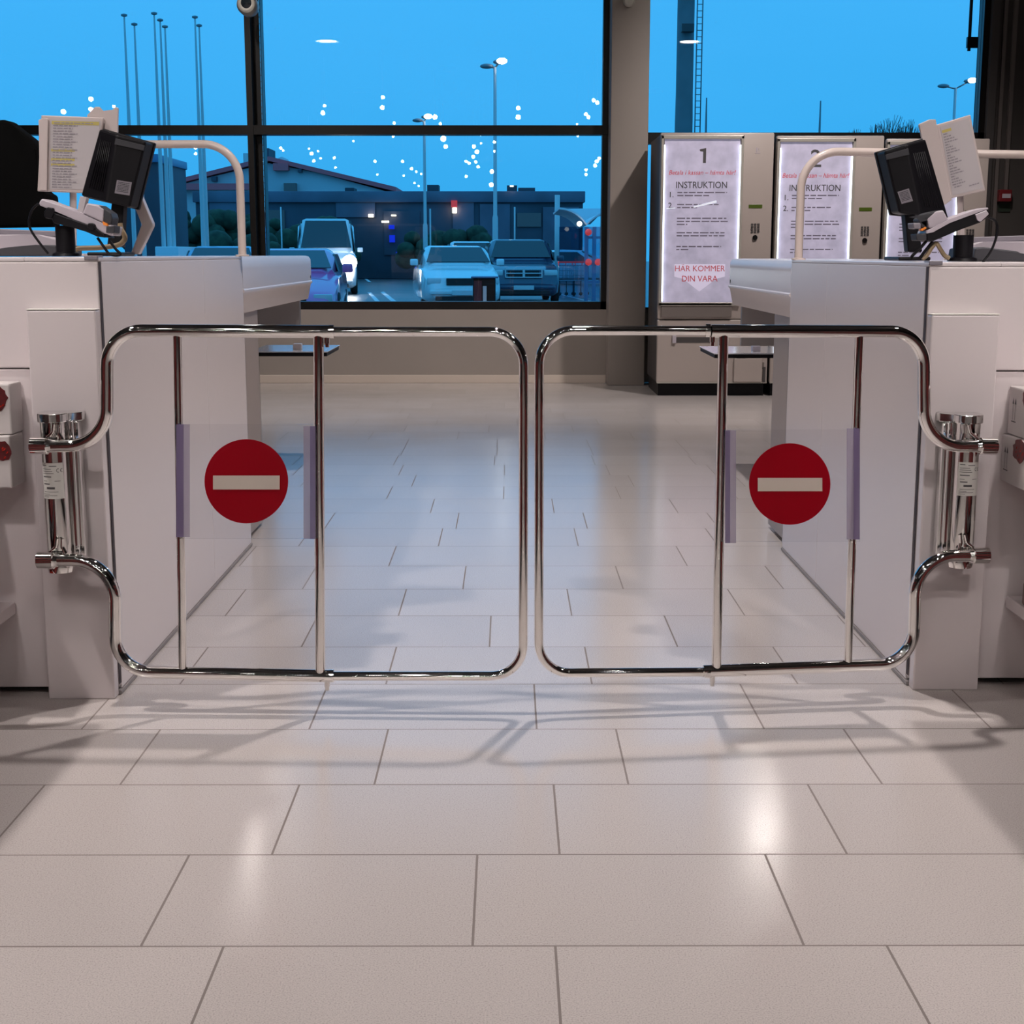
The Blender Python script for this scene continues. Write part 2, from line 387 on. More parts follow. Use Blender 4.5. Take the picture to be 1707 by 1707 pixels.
def mirrored(px, py, z):                                     # where a lamp of height z stands so that the pane shows it there
    d = ray(px, py); t = (z - H) / d.z; q = CP + d * t
    return q.x, 2 * (WY + 0.07) - q.y
xa, ya = mirrored(545, 68, CZ - 0.05); xb, yb = mirrored(1150, 69, CZ - 0.05)
downlight(xa, ya, 470, label='white ceiling downlight mirrored as an oval left of the pillar', grp=None, size=R(110))
downlight(xb, yb, 370, label='white ceiling downlight mirrored as an oval right of the pillar', grp=None, size=R(110))
downlight(0.56, 5.1, 470, face=False, label='recessed ceiling spotlight just behind the gates that casts their shadow', grp=None, r=0.09, size=R(100))
downlight(-2.83, 10.0, 510, (-2.2, 12.9, 0.6), label='unseen downlight added to brighten the wall below the window', grp=None, r=0.12, size=R(80), face=False)  # twin of the lamp opposite, added to brighten the back wall
downlight(2.83, 10.0, 610, (2.4, 12.7, 0.9), label='recessed ceiling downlight aimed at the vending machines', grp=None, r=0.12, size=R(85), face=False)
downlight(0.0, 9.0, 360, (0.0, 9.2, 0), label='unseen downlight added as fill above the open floor before the window', face=False, grp=None, size=R(95))  # fill lamp put in for the middle of the floor
for sx_ in (-1, 1):
    downlight(sx_ * 2.44, 13.0, 24, (sx_ * 0.6, 3.0, 0), z=4.30, label='pendant spotlight by the %s mirrored as a streak on the floor' % ('left panes' if sx_ < 0 else 'vending machines'), grp=None, r=0.12, size=R(40))
    downlight(sx_ * 1.7, 1.0, 222, (sx_ * 1.7, 4.0, 1.6), label='unseen spotlight added behind the camera to light the %s counter front' % ('left' if sx_ < 0 else 'right'), grp=None, size=R(42), z=3.6, face=False)  # unseen lamps placed to light the counter fronts
    downlight(sx_ * 1.2, -0.8, 85, (sx_ * 0.8, 1.6, 0), label='ceiling downlight behind the camera over the %s front aisle' % ('left' if sx_ < 0 else 'right'), grp=None, size=R(110), face=False)
    downlight(sx_ * 3.2, -4.5, 300, label='ceiling downlight behind the camera over the %s store aisle' % ('left' if sx_ < 0 else 'right'), grp=None, size=R(130), face=False)
# track spotlights far behind the camera: the bright dots mirrored in the panes
DOTS = [(105,186,7),(151,165,6),(151,182,6),(189,177,4),(248,246,5),(248,260,4),(325,246,5),(326,256,4),(541,176,4),(538,188,6),(638,162,5),(637,179,6),
 (657,205,4),(655,227,4),(725,195,7),(734,206,4),(739,231,8),(743,244,6),(790,244,5),(795,253,6),(789,261,5),(793,270,4),(797,278,4),(777,269,4),(782,272,4),
 (777,294,4),(820,286,6),(819,308,6),(824,237,4),(824,252,3),(802,225,3),(802,239,3),(468,247,4),(472,251,3),(515,248,3),(519,256,5),(523,268,4),(530,252,3),
 (534,264,3),(557,263,4),(559,279,3),(625,269,4),(629,291,3),(671,269,4),(673,293,3),(686,281,4),(694,286,3),(702,290,3),(691,305,3),(698,310,3),(589,235,3),
 (864,180,6),(864,195,7),(990,167,5),(996,171,5),(977,190,5),(981,195,5),(962,207,3),(963,227,3),(995,269,5),(992,276,5),(999,264,4),(977,283,4),(977,291,4)]
for px, py, r in DOTS:  # in stacked pairs one lamp is added to imitate the pane's second reflection
    z = 3.95; x, y = mirrored(px, py, z); rr = 0.55 * r / F * (2 * WY - y)
    if not -33.8 < y: z = 3.3; x, y = mirrored(px, py, z); rr = 0.55 * r / F * (2 * WY - y)
    mb = MB().lathe((x, y, z), [(rr * 1.15, -2.4 * rr), (rr * 1.15, 0), (rr, 0)], 14, 0, 'Y').lathe((x, y + 0.004, z), [(rr, 0), (rr * 0.8, 0.2 * rr), (0.001, 0.3 * rr)], 14, 1, 'Y')
    mb.cyl((x, y - rr, z + rr), (x, y - rr, CZ), 0.012, 8)
    tag(mb.build('track_spotlight', ['lamp_body', 'spot_face']), 'small ceiling spotlight behind the camera, seen as a bright dot in the panes', 'spotlight', 'ceiling spotlights mirrored in the window')

mat('goods_red', (0.16, 0.02, 0.02), 0.5, noise=(7, 0.8))
for sx_, nm in ((-1, 'left'), (1, 'right')):
    t = thing('unseen_shelving', (sx_ * 1.75, 2.1, 0), 'unseen shelving with red goods, added for shade and reflections, %s of the aisle' % nm, 'shelving')  # out of view, put in to darken the pedestals and redden the chrome
    MB().box((sx_ * 1.95, 0.6, 0), (sx_ * 1.99, 3.55, 1.28)).build('back_panel', 'machine_dark', t)
    for k in range(4):
        z = 0.08 + k * 0.32; MB().box((sx_ * 1.52, 0.6, z), (sx_ * 1.95, 3.55, z + 0.03)).build('shelf_board', 'machine_dark', t)
    for k in range(3): tag(MB().box((sx_ * 1.55, 0.65, 0.112 + k * 0.32), (sx_ * 1.93, 3.5, 0.36 + k * 0.32), 0.02).build('packed_goods', 'goods_red', t), kind='stuff')
# ================================================================== CHECKOUT COUNTERS
def counter(sgn, X, Yf, Ye, Ye2, zt, label):
    xo = X + sgn * 0.55                                      # outer side, out of frame
    c = thing('checkout_counter', ((X + xo) / 2, (Yf + Ye) / 2, 0), label, 'checkout counter', 'white checkout counters')
    zs = zt - 0.298
    MB().box((X + sgn * 0.003, Yf, zs), (xo, Yf + 0.03, zt - 0.012), 0.004).build('upper_front_panel', 'laminate', c)
    MB().box((X + sgn * 0.003, Yf + 0.006, 0.02), (xo, Yf + 0.03, zs - 0.003), 0.004).build('lower_front_panel', 'laminate', c)
    ym = 5.28
    for a, b in ((Yf + 0.024, ym - 0.0015), (ym + 0.0015, Ye)):
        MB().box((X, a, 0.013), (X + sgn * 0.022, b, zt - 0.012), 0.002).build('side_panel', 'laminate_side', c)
    MB().box((X + sgn * 0.024, Yf + 0.035, 0.02), (xo, Ye - 0.01, zt - 0.03)).box((X + sgn * 0.001, Yf + 0.004, 0.03), (X + sgn * 0.0028, Yf + 0.0235, zt - 0.013)).build('carcass', 'gap', c)
    MB().box((X - sgn * 0.004, Yf, 0.002), (X + sgn * 0.016, Ye, 0.012)).build('base_strip', 'grey_panel', c)
    MB().box((X, Yf, zt - 0.012), (X + sgn * 0.20, Ye, zt), 0.003).box((X + sgn * 0.20, Yf, zt - 0.012), (xo, Ye - 0.4, zt), 0.003).build('worktop', 'laminate', c)
    MB().box((X + sgn * 0.012, Ye - 0.01, 0.02), (X + sgn * 0.06, Ye + 0.07, zt - 0.24)).build('end_post', 'grey_panel', c)
    MB().box((X + sgn * 0.03, Ye + 0.07, 0.02), (X + sgn * 0.20, Ye + 0.5, zt - 0.24)).build('end_panel', 'machine', c)
    MB().box((X + sgn * 0.06, Ye2 - 0.06, zt - 0.45), (X + sgn * 0.5, Ye2 - 0.02, zt - 0.238)).build('return_panel', 'grey_panel', c)
    # rounded conveyor end
    pr = [(0.03, 0), (0.012, -0.004), (0.002, -0.018), (0, -0.05), (0.0, -0.135), (-0.006, -0.14), (-0.006, -0.147), (0.003, -0.155), (0.012, -0.20), (0.02, -0.238), (0.5, -0.238), (0.5, 0)]
    mb = MB(); pts = [Vector((X + sgn * u, Ye + 0.004, zt + v)) for u, v in pr]; mb.prism(pts, (0, Ye2 - Ye, 0)); mb.sm = [True] * len(mb.sm)
    mb.build('conveyor_end', 'laminate_side', c)
    MB().box((X - sgn * 0.002, Ye2 - 0.03, zt - 0.125), (X + sgn * 0.02, Ye2 - 0.018, zt - 0.108)).build('screw_cap', 'black_plastic', c)
    MB().box((X + sgn * 0.001, Yf - 0.004, zt - 0.008), (X - sgn * 0.012 + sgn * 0.05, Yf + 0.05, zt + 0.004), 0.002).build('corner_clip', 'mid_grey', c)
    return c
XL, XR = -1.105, 1.160
YL, YR = 3.93, 4.01
counter(-1, XL, YL, 6.05, 8.15, 1.2265, 'white laminate checkout counter left of the gates, under the yellow-striped price list')
counter(1, XR, YR, 5.95, 7.60, 1.2125, 'white laminate checkout counter right of the gates, before the instruction machines')
def pedestal(sgn, X, Yp, Yf, ztop, label):
    t = thing('gate_pedestal', (X + sgn * 0.093, (Yp + Yf) / 2, 0), label, 'pedestal', 'white gate pedestals')
    MB().box((X, Yp, 0.0), (X + sgn * 0.187, Yf - 0.001, ztop - 0.004), 0.004).build('casing', 'laminate', t)
    MB().box((X, Yp, ztop - 0.004), (X + sgn * 0.187, Yf - 0.001, ztop), 0.0015).build('top_cover', 'sticker', t)
pedestal(-1, XL - 0.003, 3.887, YL, P(100, 515, 3.887).z, 'white pedestal fixed to the counter carrying the left gate hinge')
pedestal(1, XR + 0.003, 3.965, YR, P(1610, 523, 3.965).z, 'white pedestal fixed to the counter carrying the right gate hinge')

# ================================================================== GATES
def hinge_post(sgn, xa, ya, Yp, ztop, zlow, label):
    """chrome hinge column on the pedestal"""
    r = 0.034; yc = Yp - 0.056; a = P(xa, ya, yc); x = a.x
    t = thing('hinge_post', (x, yc, zlow), label, 'hinge post', 'chrome gate hinge posts')
    MB().cyl((x, yc, zlow), (x, yc, ztop - 0.02), r, 32).build('column', 'chrome', t)
    xi = x - sgn * 0.028
    MB().box((x + sgn * 0.02, yc + 0.012, zlow + 0.01), (xi - sgn * 0.036, Yp, ztop - 0.02), 0.008).box((xi - sgn * 0.008, yc + 0.002, zlow + 0.012), (xi - sgn * 0.024, Yp, ztop - 0.02), 0.005).build('mounting_bracket', 'chrome_soft', t)
    # D-shaped cap
    pts = [Vector((x + sgn * 0.04 * 1, Yp, 0)), Vector((x - sgn * 0.072, Yp, 0)), Vector((x - sgn * 0.072, Yp - 0.03, 0))]
    for k in range(13):
        an = math.pi * k / 12; pts.append(Vector((x - sgn * 0.040 * math.cos(an), yc - 0.040 * math.sin(an), 0)))
    MB().prism([p + Vector((0, 0, ztop - 0.024)) for p in pts], (0, 0, 0.024), 0.0025).build('top_cap', 'chrome_soft', t)
    MB().lathe((x, yc, zlow - 0.016), [(0.02, 0), (0.034, 0.004), (0.036, 0.018), (0.034, 0.03)], 28).build('bottom_ring', 'chrome', t)
    # saddles for the gate tubes
    return t, x, yc, r
def sticker(t, sgn, x, yc, r, z0, z1, ce):
    n = 16; a0, a1 = -R(148), -R(38)
    if sgn > 0: a0, a1 = -R(142), -R(32)
    def pt(u, z, k=1.012): an = a0 + (a1 - a0) * u; return Vector((x + r * k * math.cos(an), yc + r * k * math.sin(an), z))
    mb = MB()
    for i in range(n): mb.add([pt(i / n, z0), pt((i + 1) / n, z0), pt((i + 1) / n, z1), pt(i / n, z1)], [(0, 1, 2, 3)], 0, True)
    s_ = mb.build('label_sticker', 'sticker', t)
    mb = MB(); h = z1 - z0
    for v, u0, u1, th in ((0.92, .08, .3, .02), (0.90, .42, .72, .02), (0.82, .08, .5, .015), (0.76, .08, .55, .015), (0.70, .08, .6, .015), (0.60, .1, .5, .028), (0.49, .1, .3, .015), (0.49, .62, .85, .015), (0.40, .12, .42, .03), (0.27, .27, .62, .06), (0.19, .12, .75, .012), (0.13, .08, .4, .012), (0.09, .08, .7, .012), (0.05, .08, .35, .012)):
        m_ = 6
        for i in range(m_):
            ua, ub = u0 + (u1 - u0) * i / m_, u0 + (u1 - u0) * (i + 1) / m_; za = z0 + v * h
            mb.add([pt(ua, za, 1.02), pt(ub, za, 1.02), pt(ub, za + th * h, 1.02), pt(ua, za + th * h, 1.02)], [(0, 1, 2, 3)])
    def arc(uc, vc, bar):
        k = 10; ru, rv = 0.07, 0.055
        q = [(uc + ru * math.cos(R(60) + R(240) * i / k), vc + rv * math.sin(R(60) + R(240) * i / k)) for i in range(k + 1)]
        q2 = [(uc + ru * 0.72 * math.cos(R(60) + R(240) * i / k), vc + rv * 0.72 * math.sin(R(60) + R(240) * i / k)) for i in range(k + 1)]
        for i in range(k):
            mb.add([pt(q[i][0], z0 + q[i][1] * h, 1.02), pt(q[i + 1][0], z0 + q[i + 1][1] * h, 1.02), pt(q2[i + 1][0], z0 + q2[i + 1][1] * h, 1.02), pt(q2[i][0], z0 + q2[i][1] * h, 1.02)], [(0, 1, 2, 3)])
        if bar:
            mb.add([pt(uc - ru, z0 + (vc - .008) * h, 1.02), pt(uc - .01, z0 + (vc - .008) * h, 1.02), pt(uc - .01, z0 + (vc + .008) * h, 1.02), pt(uc - ru, z0 + (vc + .008) * h, 1.02)], [(0, 1, 2, 3)])
    arc(0.78, 0.79, False); arc(0.93, 0.79, True)
    mb.build('small_print', 'ink', s_)
hl, hxl, hyl, hr = hinge_post(-1, 92, 770, 3.887, P(100, 688, 3.83).z, P(98, 945, 3.83).z, 'chrome hinge post with white sticker on the left pedestal')
sticker(hl, -1, hxl, hyl, hr, P(94, 832, hyl - .034).z, P(93, 772, hyl - .034).z, True)
hq, hxr, hyr, hr2 = hinge_post(1, 1610, 770, 3.965, P(1605, 690, 3.91).z, P(1600, 937, 3.91).z, 'chrome hinge post with white sticker on the right pedestal')
sticker(hq, 1, hxr, hyr, hr2, P(1611, 827, hyr - .034).z, P(1613, 771, hyr - .034).z, True)

def gate(sgn, yh, yf, x_h, x_f, up, low, loop_top, loop_x, loop_bot, xj, posts, pan, clips, sign, bar, label):
    Yx = lambda x: yh + (yf - yh) * (x - x_h) / (x_f - x_h)
    q = lambda x, y: P(x, y, Yx(x))
    base = q((x_h + x_f) / 2, 1128); t = thing('swing_gate', (base.x, base.y, base.z - 0.03), label, 'swing gate', 'chrome swing gates')
    RT, RN = 0.0168, 0.0122
    for path in (up, low):
        MB().tube(fillet([q(*p) for p in path], [0.105, 0.095], 12), RT, 20).build('hinge_tube', 'chrome', t)
    for path in (up, low):                                   # end sleeve with a chamfered lip and saddle fin
        e = q(*path[0]); d = (q(*path[1]) - e).normalized()
        MB().tube([e, e + d * 0.0015, e + d * 0.044, e + d * 0.046, e + d * 0.056], [0.0215, 0.0232, 0.0232, 0.0195, 0.0172], 24).build('end_sleeve', 'chrome', t)
    m_ = fillet([q(xj, loop_top), q(loop_x[0], loop_top), q(loop_x[1], loop_bot[0]), q(xj, loop_bot[1])], [0.088, 0.088], 14)
    MB().tube(m_, RN, 20).build('frame_loop', 'chrome', t)
    for (yy) in (loop_top, loop_bot[1]):                     # telescopic joint with clamp screw
        e = q(xj, yy); MB().cyl(e - Vector((0.006, 0, 0)), e + Vector((0.006, 0, 0)), RT * 1.04, 20).build('joint_collar', 'chrome', t)
        s_ = q(xj + sgn * 8, yy); mb = MB().cyl(s_ - Vector((0, 0, 0.012)), s_ - Vector((0, 0, 0.030)), 0.0075, 10).cyl(s_ - Vector((0, 0, 0.028)), s_ - Vector((0, 0, 0.040)), 0.0055, 8)
        mb.build('clamp_screw', 'chrome_soft', t)
    for (xt, yt, xb, yb_, r) in posts:
        MB().cyl(q(xt, yt), q(xb, yb_), r, 18).build('upright', 'chrome', t)
    (x0, y0, x1, y1) = pan; off = Vector((0, 0.0, 0))
    A, B, C_, D_ = q(x0, y0), q(x1, y0), q(x1, y1), q(x0, y1)
    nrm = (B - A).cross(D_ - A).normalized(); nrm = nrm if nrm.y < 0 else -nrm
    f_ = nrm * 0.016
    MB().prism([A + f_, B + f_, C_ + f_, D_ + f_], -nrm * 0.003).build('acrylic_panel', 'acrylic', t)
    for (xa, xm, xb2, ya, yb2) in clips:
        mb = MB().prism([q(xa, ya) + f_ * 1.05, q(xm, ya) + f_ * 1.05, q(xm + (xb2 - xb2), yb2) + f_ * 1.05, q(xa, yb2) + f_ * 1.05], nrm * 0.0025)
        mb.prism([q(xm, ya) + f_ * 1.05, q(xb2, ya) + f_ * 1.05, q(xb2, yb2) + f_ * 1.05, q(xm, yb2) + f_ * 1.05], nrm * 0.002, mi=1)
        mb.build('panel_clip', ['clip_plastic', 'clip_light'], t)
    cx, cy, rp = sign; c = q(cx, cy); ex = (q(cx + rp, cy) - c); ez = (c - q(cx, cy + rp))
    pts = [c + f_ + nrm * 0.001 + ex * math.cos(2 * math.pi * k / 64) + ez * math.sin(2 * math.pi * k / 64) for k in range(64)]
    sg = MB().prism(pts, nrm * 0.001).build('no_entry_sign', 'sign_red', t)
    tag(sg, 'round red no entry sign')
    bx0, by0, bx1, by1 = bar; g_ = f_ + nrm * 0.0026
    MB().prism([q(bx0, by0) + g_, q(bx1, by0) + g_, q(bx1, by1) + g_, q(bx0, by1) + g_], nrm * 0.0006).build('white_bar', 'sign_white', sg)
    return t
gate(-1, hyl - 0.052, 3.735, 92, 872, [(52, 743), (178, 743), (178, 551), (553, 553)], [(63, 934), (191, 934), (192, 1119), (550, 1127)], 553, (873, 872), (1127, 1127), 553,
     [(295, 553, 305, 1122, 0.0115), (531, 553, 534, 1126, 0.0135)], (296, 706, 532, 896),
     [(297, 309, 319, 706, 893), (528, 519, 508, 709, 896)], (413, 801, 69.5), (358, 791, 468.5, 814), 'left chrome swing gate with red no entry sign, hinged on the left pedestal')
gate(1, hyr - 0.052, 3.735, 1610, 898, [(1660, 744), (1541, 743), (1540, 553), (1185, 552)], [(1647, 926), (1527, 927), (1522, 1106), (1172, 1119)], 551, (899, 898), (1122, 1120), 1180,
     [(1206, 552, 1194, 1119, 0.0135), (1433, 553, 1413, 1111, 0.0115)], (1200, 715, 1430, 901),
     [(1206, 1214, 1224, 716, 903), (1429, 1419, 1408, 713, 897)], (1313.5, 805.5, 67.3), (1260, 795, 1367, 817), 'right chrome swing gate with red no entry sign, hinged on the right pedestal')
# saddle forks standing on the columns (part of each hinge post)
def fork(t, pts, Y):
    MB().tube(fillet(ppx(pts, Y), [0.012] * (len(pts) - 2), 5), 0.0055, 10).build('saddle', 'chrome', t)
for dy in (0, 190):
    fork(hl, [(76 + dy * .03, 733 + dy), (88 + dy * .03, 722 + dy), (90 + dy * .03, 707 + dy)], hyl - 0.040); fork(hl, [(104 + dy * .03, 733 + dy), (98 + dy * .03, 722 + dy), (98 + dy * .03, 708 + dy)], hyl - 0.040)
for dy in (0, 183):
    fork(hq, [(1632 - dy * .03, 734 + dy), (1617 - dy * .03, 722 + dy), (1614 - dy * .03, 708 + dy)], hyr - 0.040); fork(hq, [(1604 - dy * .03, 734 + dy), (1607 - dy * .03, 722 + dy), (1606 - dy * .03, 708 + dy)], hyr - 0.040)

# ================================================================== ON THE COUNTERS
def guard_rail(sgn, pts, Y, zt, label):
    b = P(*pts[0], Y); t = thing('guard_rail', (b.x, Y, zt), label, 'guard rail', 'white tubular rails on the counters')
    path = [Vector((b.x, Y, zt))] + [P(x, y, Y) for x, y in pts[1:]]
    path[1].x = b.x; 
    path.append(Vector((path[-1].x, Y, 0)))
    MB().tube(fillet(path, [0.145, 0.145], 14), 0.0165, 18).build('tube', 'rail_white', t)
    MB().lathe((b.x, Y, zt), [(0.028, 0), (0.028, 0.006), (0.018, 0.008)], 20).build('foot_flange', 'rail_white', t)
guard_rail(-1, [(404, 424), (404, 240), (-150, 242)], 6.02, 1.2265, 'white bent tube guard rail on the left counter by the window mullion')
guard_rail(1, [(1331, 430), (1331, 252), (1850, 260)], 5.92, 1.2125, 'white bent tube guard rail on the right counter before the machines')

def terminal(pz, o, Y, zt, parts, post, wire, label):
    """payment terminal on a black stand: profile polygons in picture coordinates, given real depth"""
    cv = lambda L: [(o[0] + x * pz, o[1] + y * pz) for x, y in L]
    bpos = P(post[0], post[1], Y + 0.04); t = thing('card_terminal', (bpos.x, Y + 0.04, zt), label, 'card terminal', 'payment terminals')
    for name, poly, dy, d, m_, bev in parts:
        MB().prism(ppx(cv(poly), Y + dy), (0, d, 0), bev).build(name, m_, t)
    MB().cyl((bpos.x, Y + 0.04, zt), (bpos.x, Y + 0.04, P(post[0], post[2], Y + 0.04).z), post[3], 24).lathe((bpos.x, Y + 0.04, zt), [(post[3] * 1.5, 0), (post[3] * 1.4, 0.008), (post[3], 0.012)], 24).build('stand', 'black_plastic', t)
    for nm, pts, r, m_, dy in wire:
        pp = ppx(cv(pts), Y + dy); MB().tube(smooth(pp), r, 8).build(nm, m_, t)
    return t
def smooth(p, n=6):
    out = []; p = [p[0]] + list(p) + [p[-1]]
    for i in range(1, len(p) - 2):
        for k in range(n):
            t = k / n; out.append(0.5 * ((2 * p[i]) + (p[i + 1] - p[i - 1]) * t + (2 * p[i - 1] - 5 * p[i] + 4 * p[i + 1] - p[i + 2]) * t * t + (3 * p[i] - p[i - 1] - 3 * p[i + 1] + p[i + 2]) * t ** 3))
    return out + [p[-2]]
Z7 = 280 / 1707
terminal(Z7, (0, 160), 4.10, 1.2285, [
  ('body', [(425, 1042), (395, 1080), (398, 1112), (640, 1205), (960, 1330), (1050, 1398), (1150, 1425), (1170, 1325), (1050, 1310), (830, 1192)], 0, 0.085, 'light_grey', 0.004),
  ('printer_cover', [(880, 1088), (835, 1192), (1050, 1290), (1058, 1150), (990, 1108)], 0.004, 0.072, 'light_grey', 0.004),
  ('paper_flap', [(1000, 1106), (1062, 1150), (1056, 1300), (1130, 1310), (1142, 1240), (1125, 1190)], 0.006, 0.07, 'dark_grey', 0.003),
  ('receipt', [(815, 1018), (876, 1034), (838, 1196), (785, 1172)], 0.03, 0.03, 'paper', 0),
  ('cradle', [(500, 1170), (540, 1290), (880, 1370), (980, 1430), (1075, 1440), (1050, 1398), (960, 1330)], -0.006, 0.098, 'black_plastic', 0.003),
  ('clamp', [(478, 1128), (440, 1185), (455, 1240), (520, 1252), (548, 1190), (540, 1140)], -0.012, 0.11, 'black_plastic', 0.003),
  ('clamp', [(895, 1290), (880, 1345), (900, 1365), (955, 1365), (965, 1310), (940, 1292)], -0.012, 0.11, 'black_plastic', 0.003),
  ('card_slot', [(1080, 1325), (1165, 1318), (1160, 1395), (1075, 1390)], -0.004, 0.06, 'dark_grey', 0.002),
  ('indicator_light', [(1040, 1275), (1085, 1295), (1095, 1322), (1050, 1312)], -0.003, 0.02, 'orange_lens', 0)],
  (110.5, 425, 376, 0.0265), [('cable', [(390, 1095), (340, 1140), (310, 1200), (295, 1290), (320, 1375), (400, 1490), (490, 1605)], 0.0035, 'black_plastic', 0.03),
   ('cable', [(990, 1440), (1060, 1540), (1120, 1610), (1225, 1612), (1180, 1560), (1110, 1470)], 0.004, 'black_plastic', 0.02)], 'grey card terminal tilted on a black stand at the left counter')
Z8 = 277 / 1689
terminal(Z8, (1430, 160), 4.17, 1.2145, [
  ('body', [(1320, 1135), (1345, 1200), (1330, 1230), (1240, 1290), (1040, 1360), (760, 1480), (700, 1470), (695, 1390), (760, 1350), (930, 1260)], 0, 0.085, 'dark_plastic', 0.004),
  ('keypad_cover', [(1322, 1132), (1330, 1150), (930, 1285), (770, 1385), (690, 1400), (700, 1370), (930, 1255), (1180, 1165)], -0.002, 0.09, 'light_grey', 0.002),
  ('printer_cover', [(705, 1250), (720, 1340), (770, 1350), (925, 1265), (870, 1160), (790, 1175)], 0.004, 0.07, 'light_grey', 0.004),
  ('paper_flap', [(620, 1255), (640, 1340), (710, 1345), (702, 1250), (780, 1178), (840, 1160), (700, 1190)], 0.006, 0.065, 'dark_grey', 0.003),
  ('receipt', [(1195, 1205), (1310, 1160), (1335, 1200), (1290, 1240), (1250, 1280), (1215, 1265)], -0.006, 0.012, 'light_grey', 0.002),
  ('cradle', [(560, 1290), (640, 1290), (640, 1355), (570, 1350)], 0.0, 0.06, 'mid_grey', 0.003),
  ('indicator_light', [(640, 1358), (690, 1330), (700, 1345), (655, 1372)], -0.003, 0.02, 'orange_lens', 0),
  ('card_slot', [(590, 1400), (700, 1395), (700, 1470), (600, 1470)], 0.0, 0.06, 'dark_grey', 0.003)],
  (1604, 436, 392, 0.0285), [('cable', [(1330, 1235), (1400, 1275), (1418, 1370), (1390, 1490), (1340, 1600), (1270, 1690)], 0.0038, 'black_plastic', 0.03),
   ('cable', [(700, 1470), (640, 1540), (545, 1640), (620, 1650), (680, 1580), (760, 1480)], 0.0045, 'black_plastic', 0.02),
   ('cable', [(650, 1660), (700, 1620), (760, 1530), (800, 1500), (840, 1560), (880, 1620), (930, 1650)], 0.0065, 'beige_cable', 0.03)], 'dark card terminal tilted on a black stand at the right counter')
tag(MB().tube(smooth(ppx([(200, 372), (202, 382), (208, 394), (206, 402), (195, 409), (165, 413), (128, 415), (128, 426)], 4.28)), 0.0075, 10).build('beige_cable', 'beige_cable'), 'thick beige cable looping behind the left card terminal', 'cable')

def monitor(sil, ridge, plate, Y, label, zt, foot, neck):
    """till screen seen from behind: silhouette corners (TL, TR, BR, BL), ridge top and bottom"""
    b = P(*foot, Y + 0.12); t = thing('till_monitor', (b.x, Y + 0.12, zt), label, 'monitor', 'till monitors')
    TL, TR, BR, BL = sil; rt, rb = ridge; mb = MB()
    dl, dr = (0.075, 0.015) if t['label'].find('left') >= 0 else (0.015, 0.075)
    f = [P(*TL, Y + dl), P(*rt, Y), P(*TR, Y + dr), P(*BR, Y + dr), P(*rb, Y), P(*BL, Y + dl)]
    bk = [v + Vector((0, (0.11 - (v.y - Y)), 0)) for v in f]
    bm = bmesh.new(); A = [bm.verts.new(v) for v in f]; B = [bm.verts.new(v) for v in bk]
    bm.faces.new((A[0], A[1], A[4], A[5])); bm.faces.new((A[1], A[2], A[3], A[4])); bm.faces.new(B[::-1])
    for i in range(6): bm.faces.new((A[i], B[i], B[(i + 1) % 6], A[(i + 1) % 6]))
    mb.take(bm, 0.006, 0, 2); mb.build('back_shell', 'dark_plastic', t)
    cen = sum((Vector(v) for v in bk), Vector()) / 6
    MB().prism([v + (v - cen) * 0.04 for v in (bk[0], bk[2], bk[3], bk[5])], (0, 0.022, 0), 0.004).build('bezel', 'black_plastic', t)
    MB().prism([v - (v - cen) * 0.08 + Vector((0, 0.0225, 0)) for v in (bk[0], bk[2], bk[3], bk[5])], (0, 0.001, 0)).build('screen', 'car_glass', t)
    # vent slots and the recess under the top edge
    mb = MB(); side = [P(*(TL if dl > dr else TR), Y + 0.06), f[1], f[4], P(*(BL if dl > dr else BR), Y + 0.06)]
    e0, e1 = (f[0], f[5]) if dl > dr else (f[2], f[3])
    for k in range(7):
        u = 0.25 + k * 0.09; a = e0.lerp(f[1], u).lerp(e1.lerp(f[4], u), 0.14); c = e0.lerp(f[1], u).lerp(e1.lerp(f[4], u), 0.86)
        mb.tube([a - Vector((0, .001, 0)), c - Vector((0, .001, 0))], 0.0022, 6)
    mb.build('vent_ribs', 'black_plastic', t)
    o0, o1 = (f[2], f[3]) if dl > dr else (f[0], f[5]); lip = Vector((0, -0.004, 0))
    pa = [f[1].lerp(f[4], 0.06), o0.lerp(o1, 0.06), o0.lerp(o1, 0.14), f[1].lerp(f[4], 0.15)]
    MB().prism([p + lip for p in pa], (0, 0.005, 0), 0.001).build('handle_recess', 'dark_grey', t)
    MB().prism([P(x, y, Y + 0.03) for x, y in plate], (0, 0, 0) if False else (0, 0.02, 0)).build('rating_plate', 'mid_grey', t) if False else None
    pl = []
    nn = (f[2] - f[1]).cross(f[4] - f[1]).normalized() if dl > dr else (f[0] - f[1]).cross(f[4] - f[1]).normalized()
    nn = nn if nn.y < 0 else -nn
    for x, y in plate:
        d = ray(x, y); s_ = (f[1] - CP).dot(nn) / d.dot(nn); pl.append(CP + d * s_ + nn * 0.001)
    rp = MB().prism(pl, nn * 0.0008).build('rating_plate', 'mid_grey', t)
    mb = MB(); lines(mb, pl[0] + nn * 0.0012, pl[1] - pl[0], (pl[3] - pl[0]) / 9, [(0, 0)] + [(0.1, 0.88)] * 7, nrm=Vector((0, 0, 0)), hgt=0.5); mb.build('print', 'dark_grey', rp)
    nk = [P(x, y, Y + 0.06) for x, y in neck]
    MB().prism(nk, (0, 0.05, 0), 0.004).build('neck', 'black_plastic', t)
    MB().box((nk[-1].x - 0.045, Y + 0.0, zt), (nk[-1].x + 0.055, Y + 0.18, zt + 0.012), 0.004).build('foot', 'black_plastic', t)
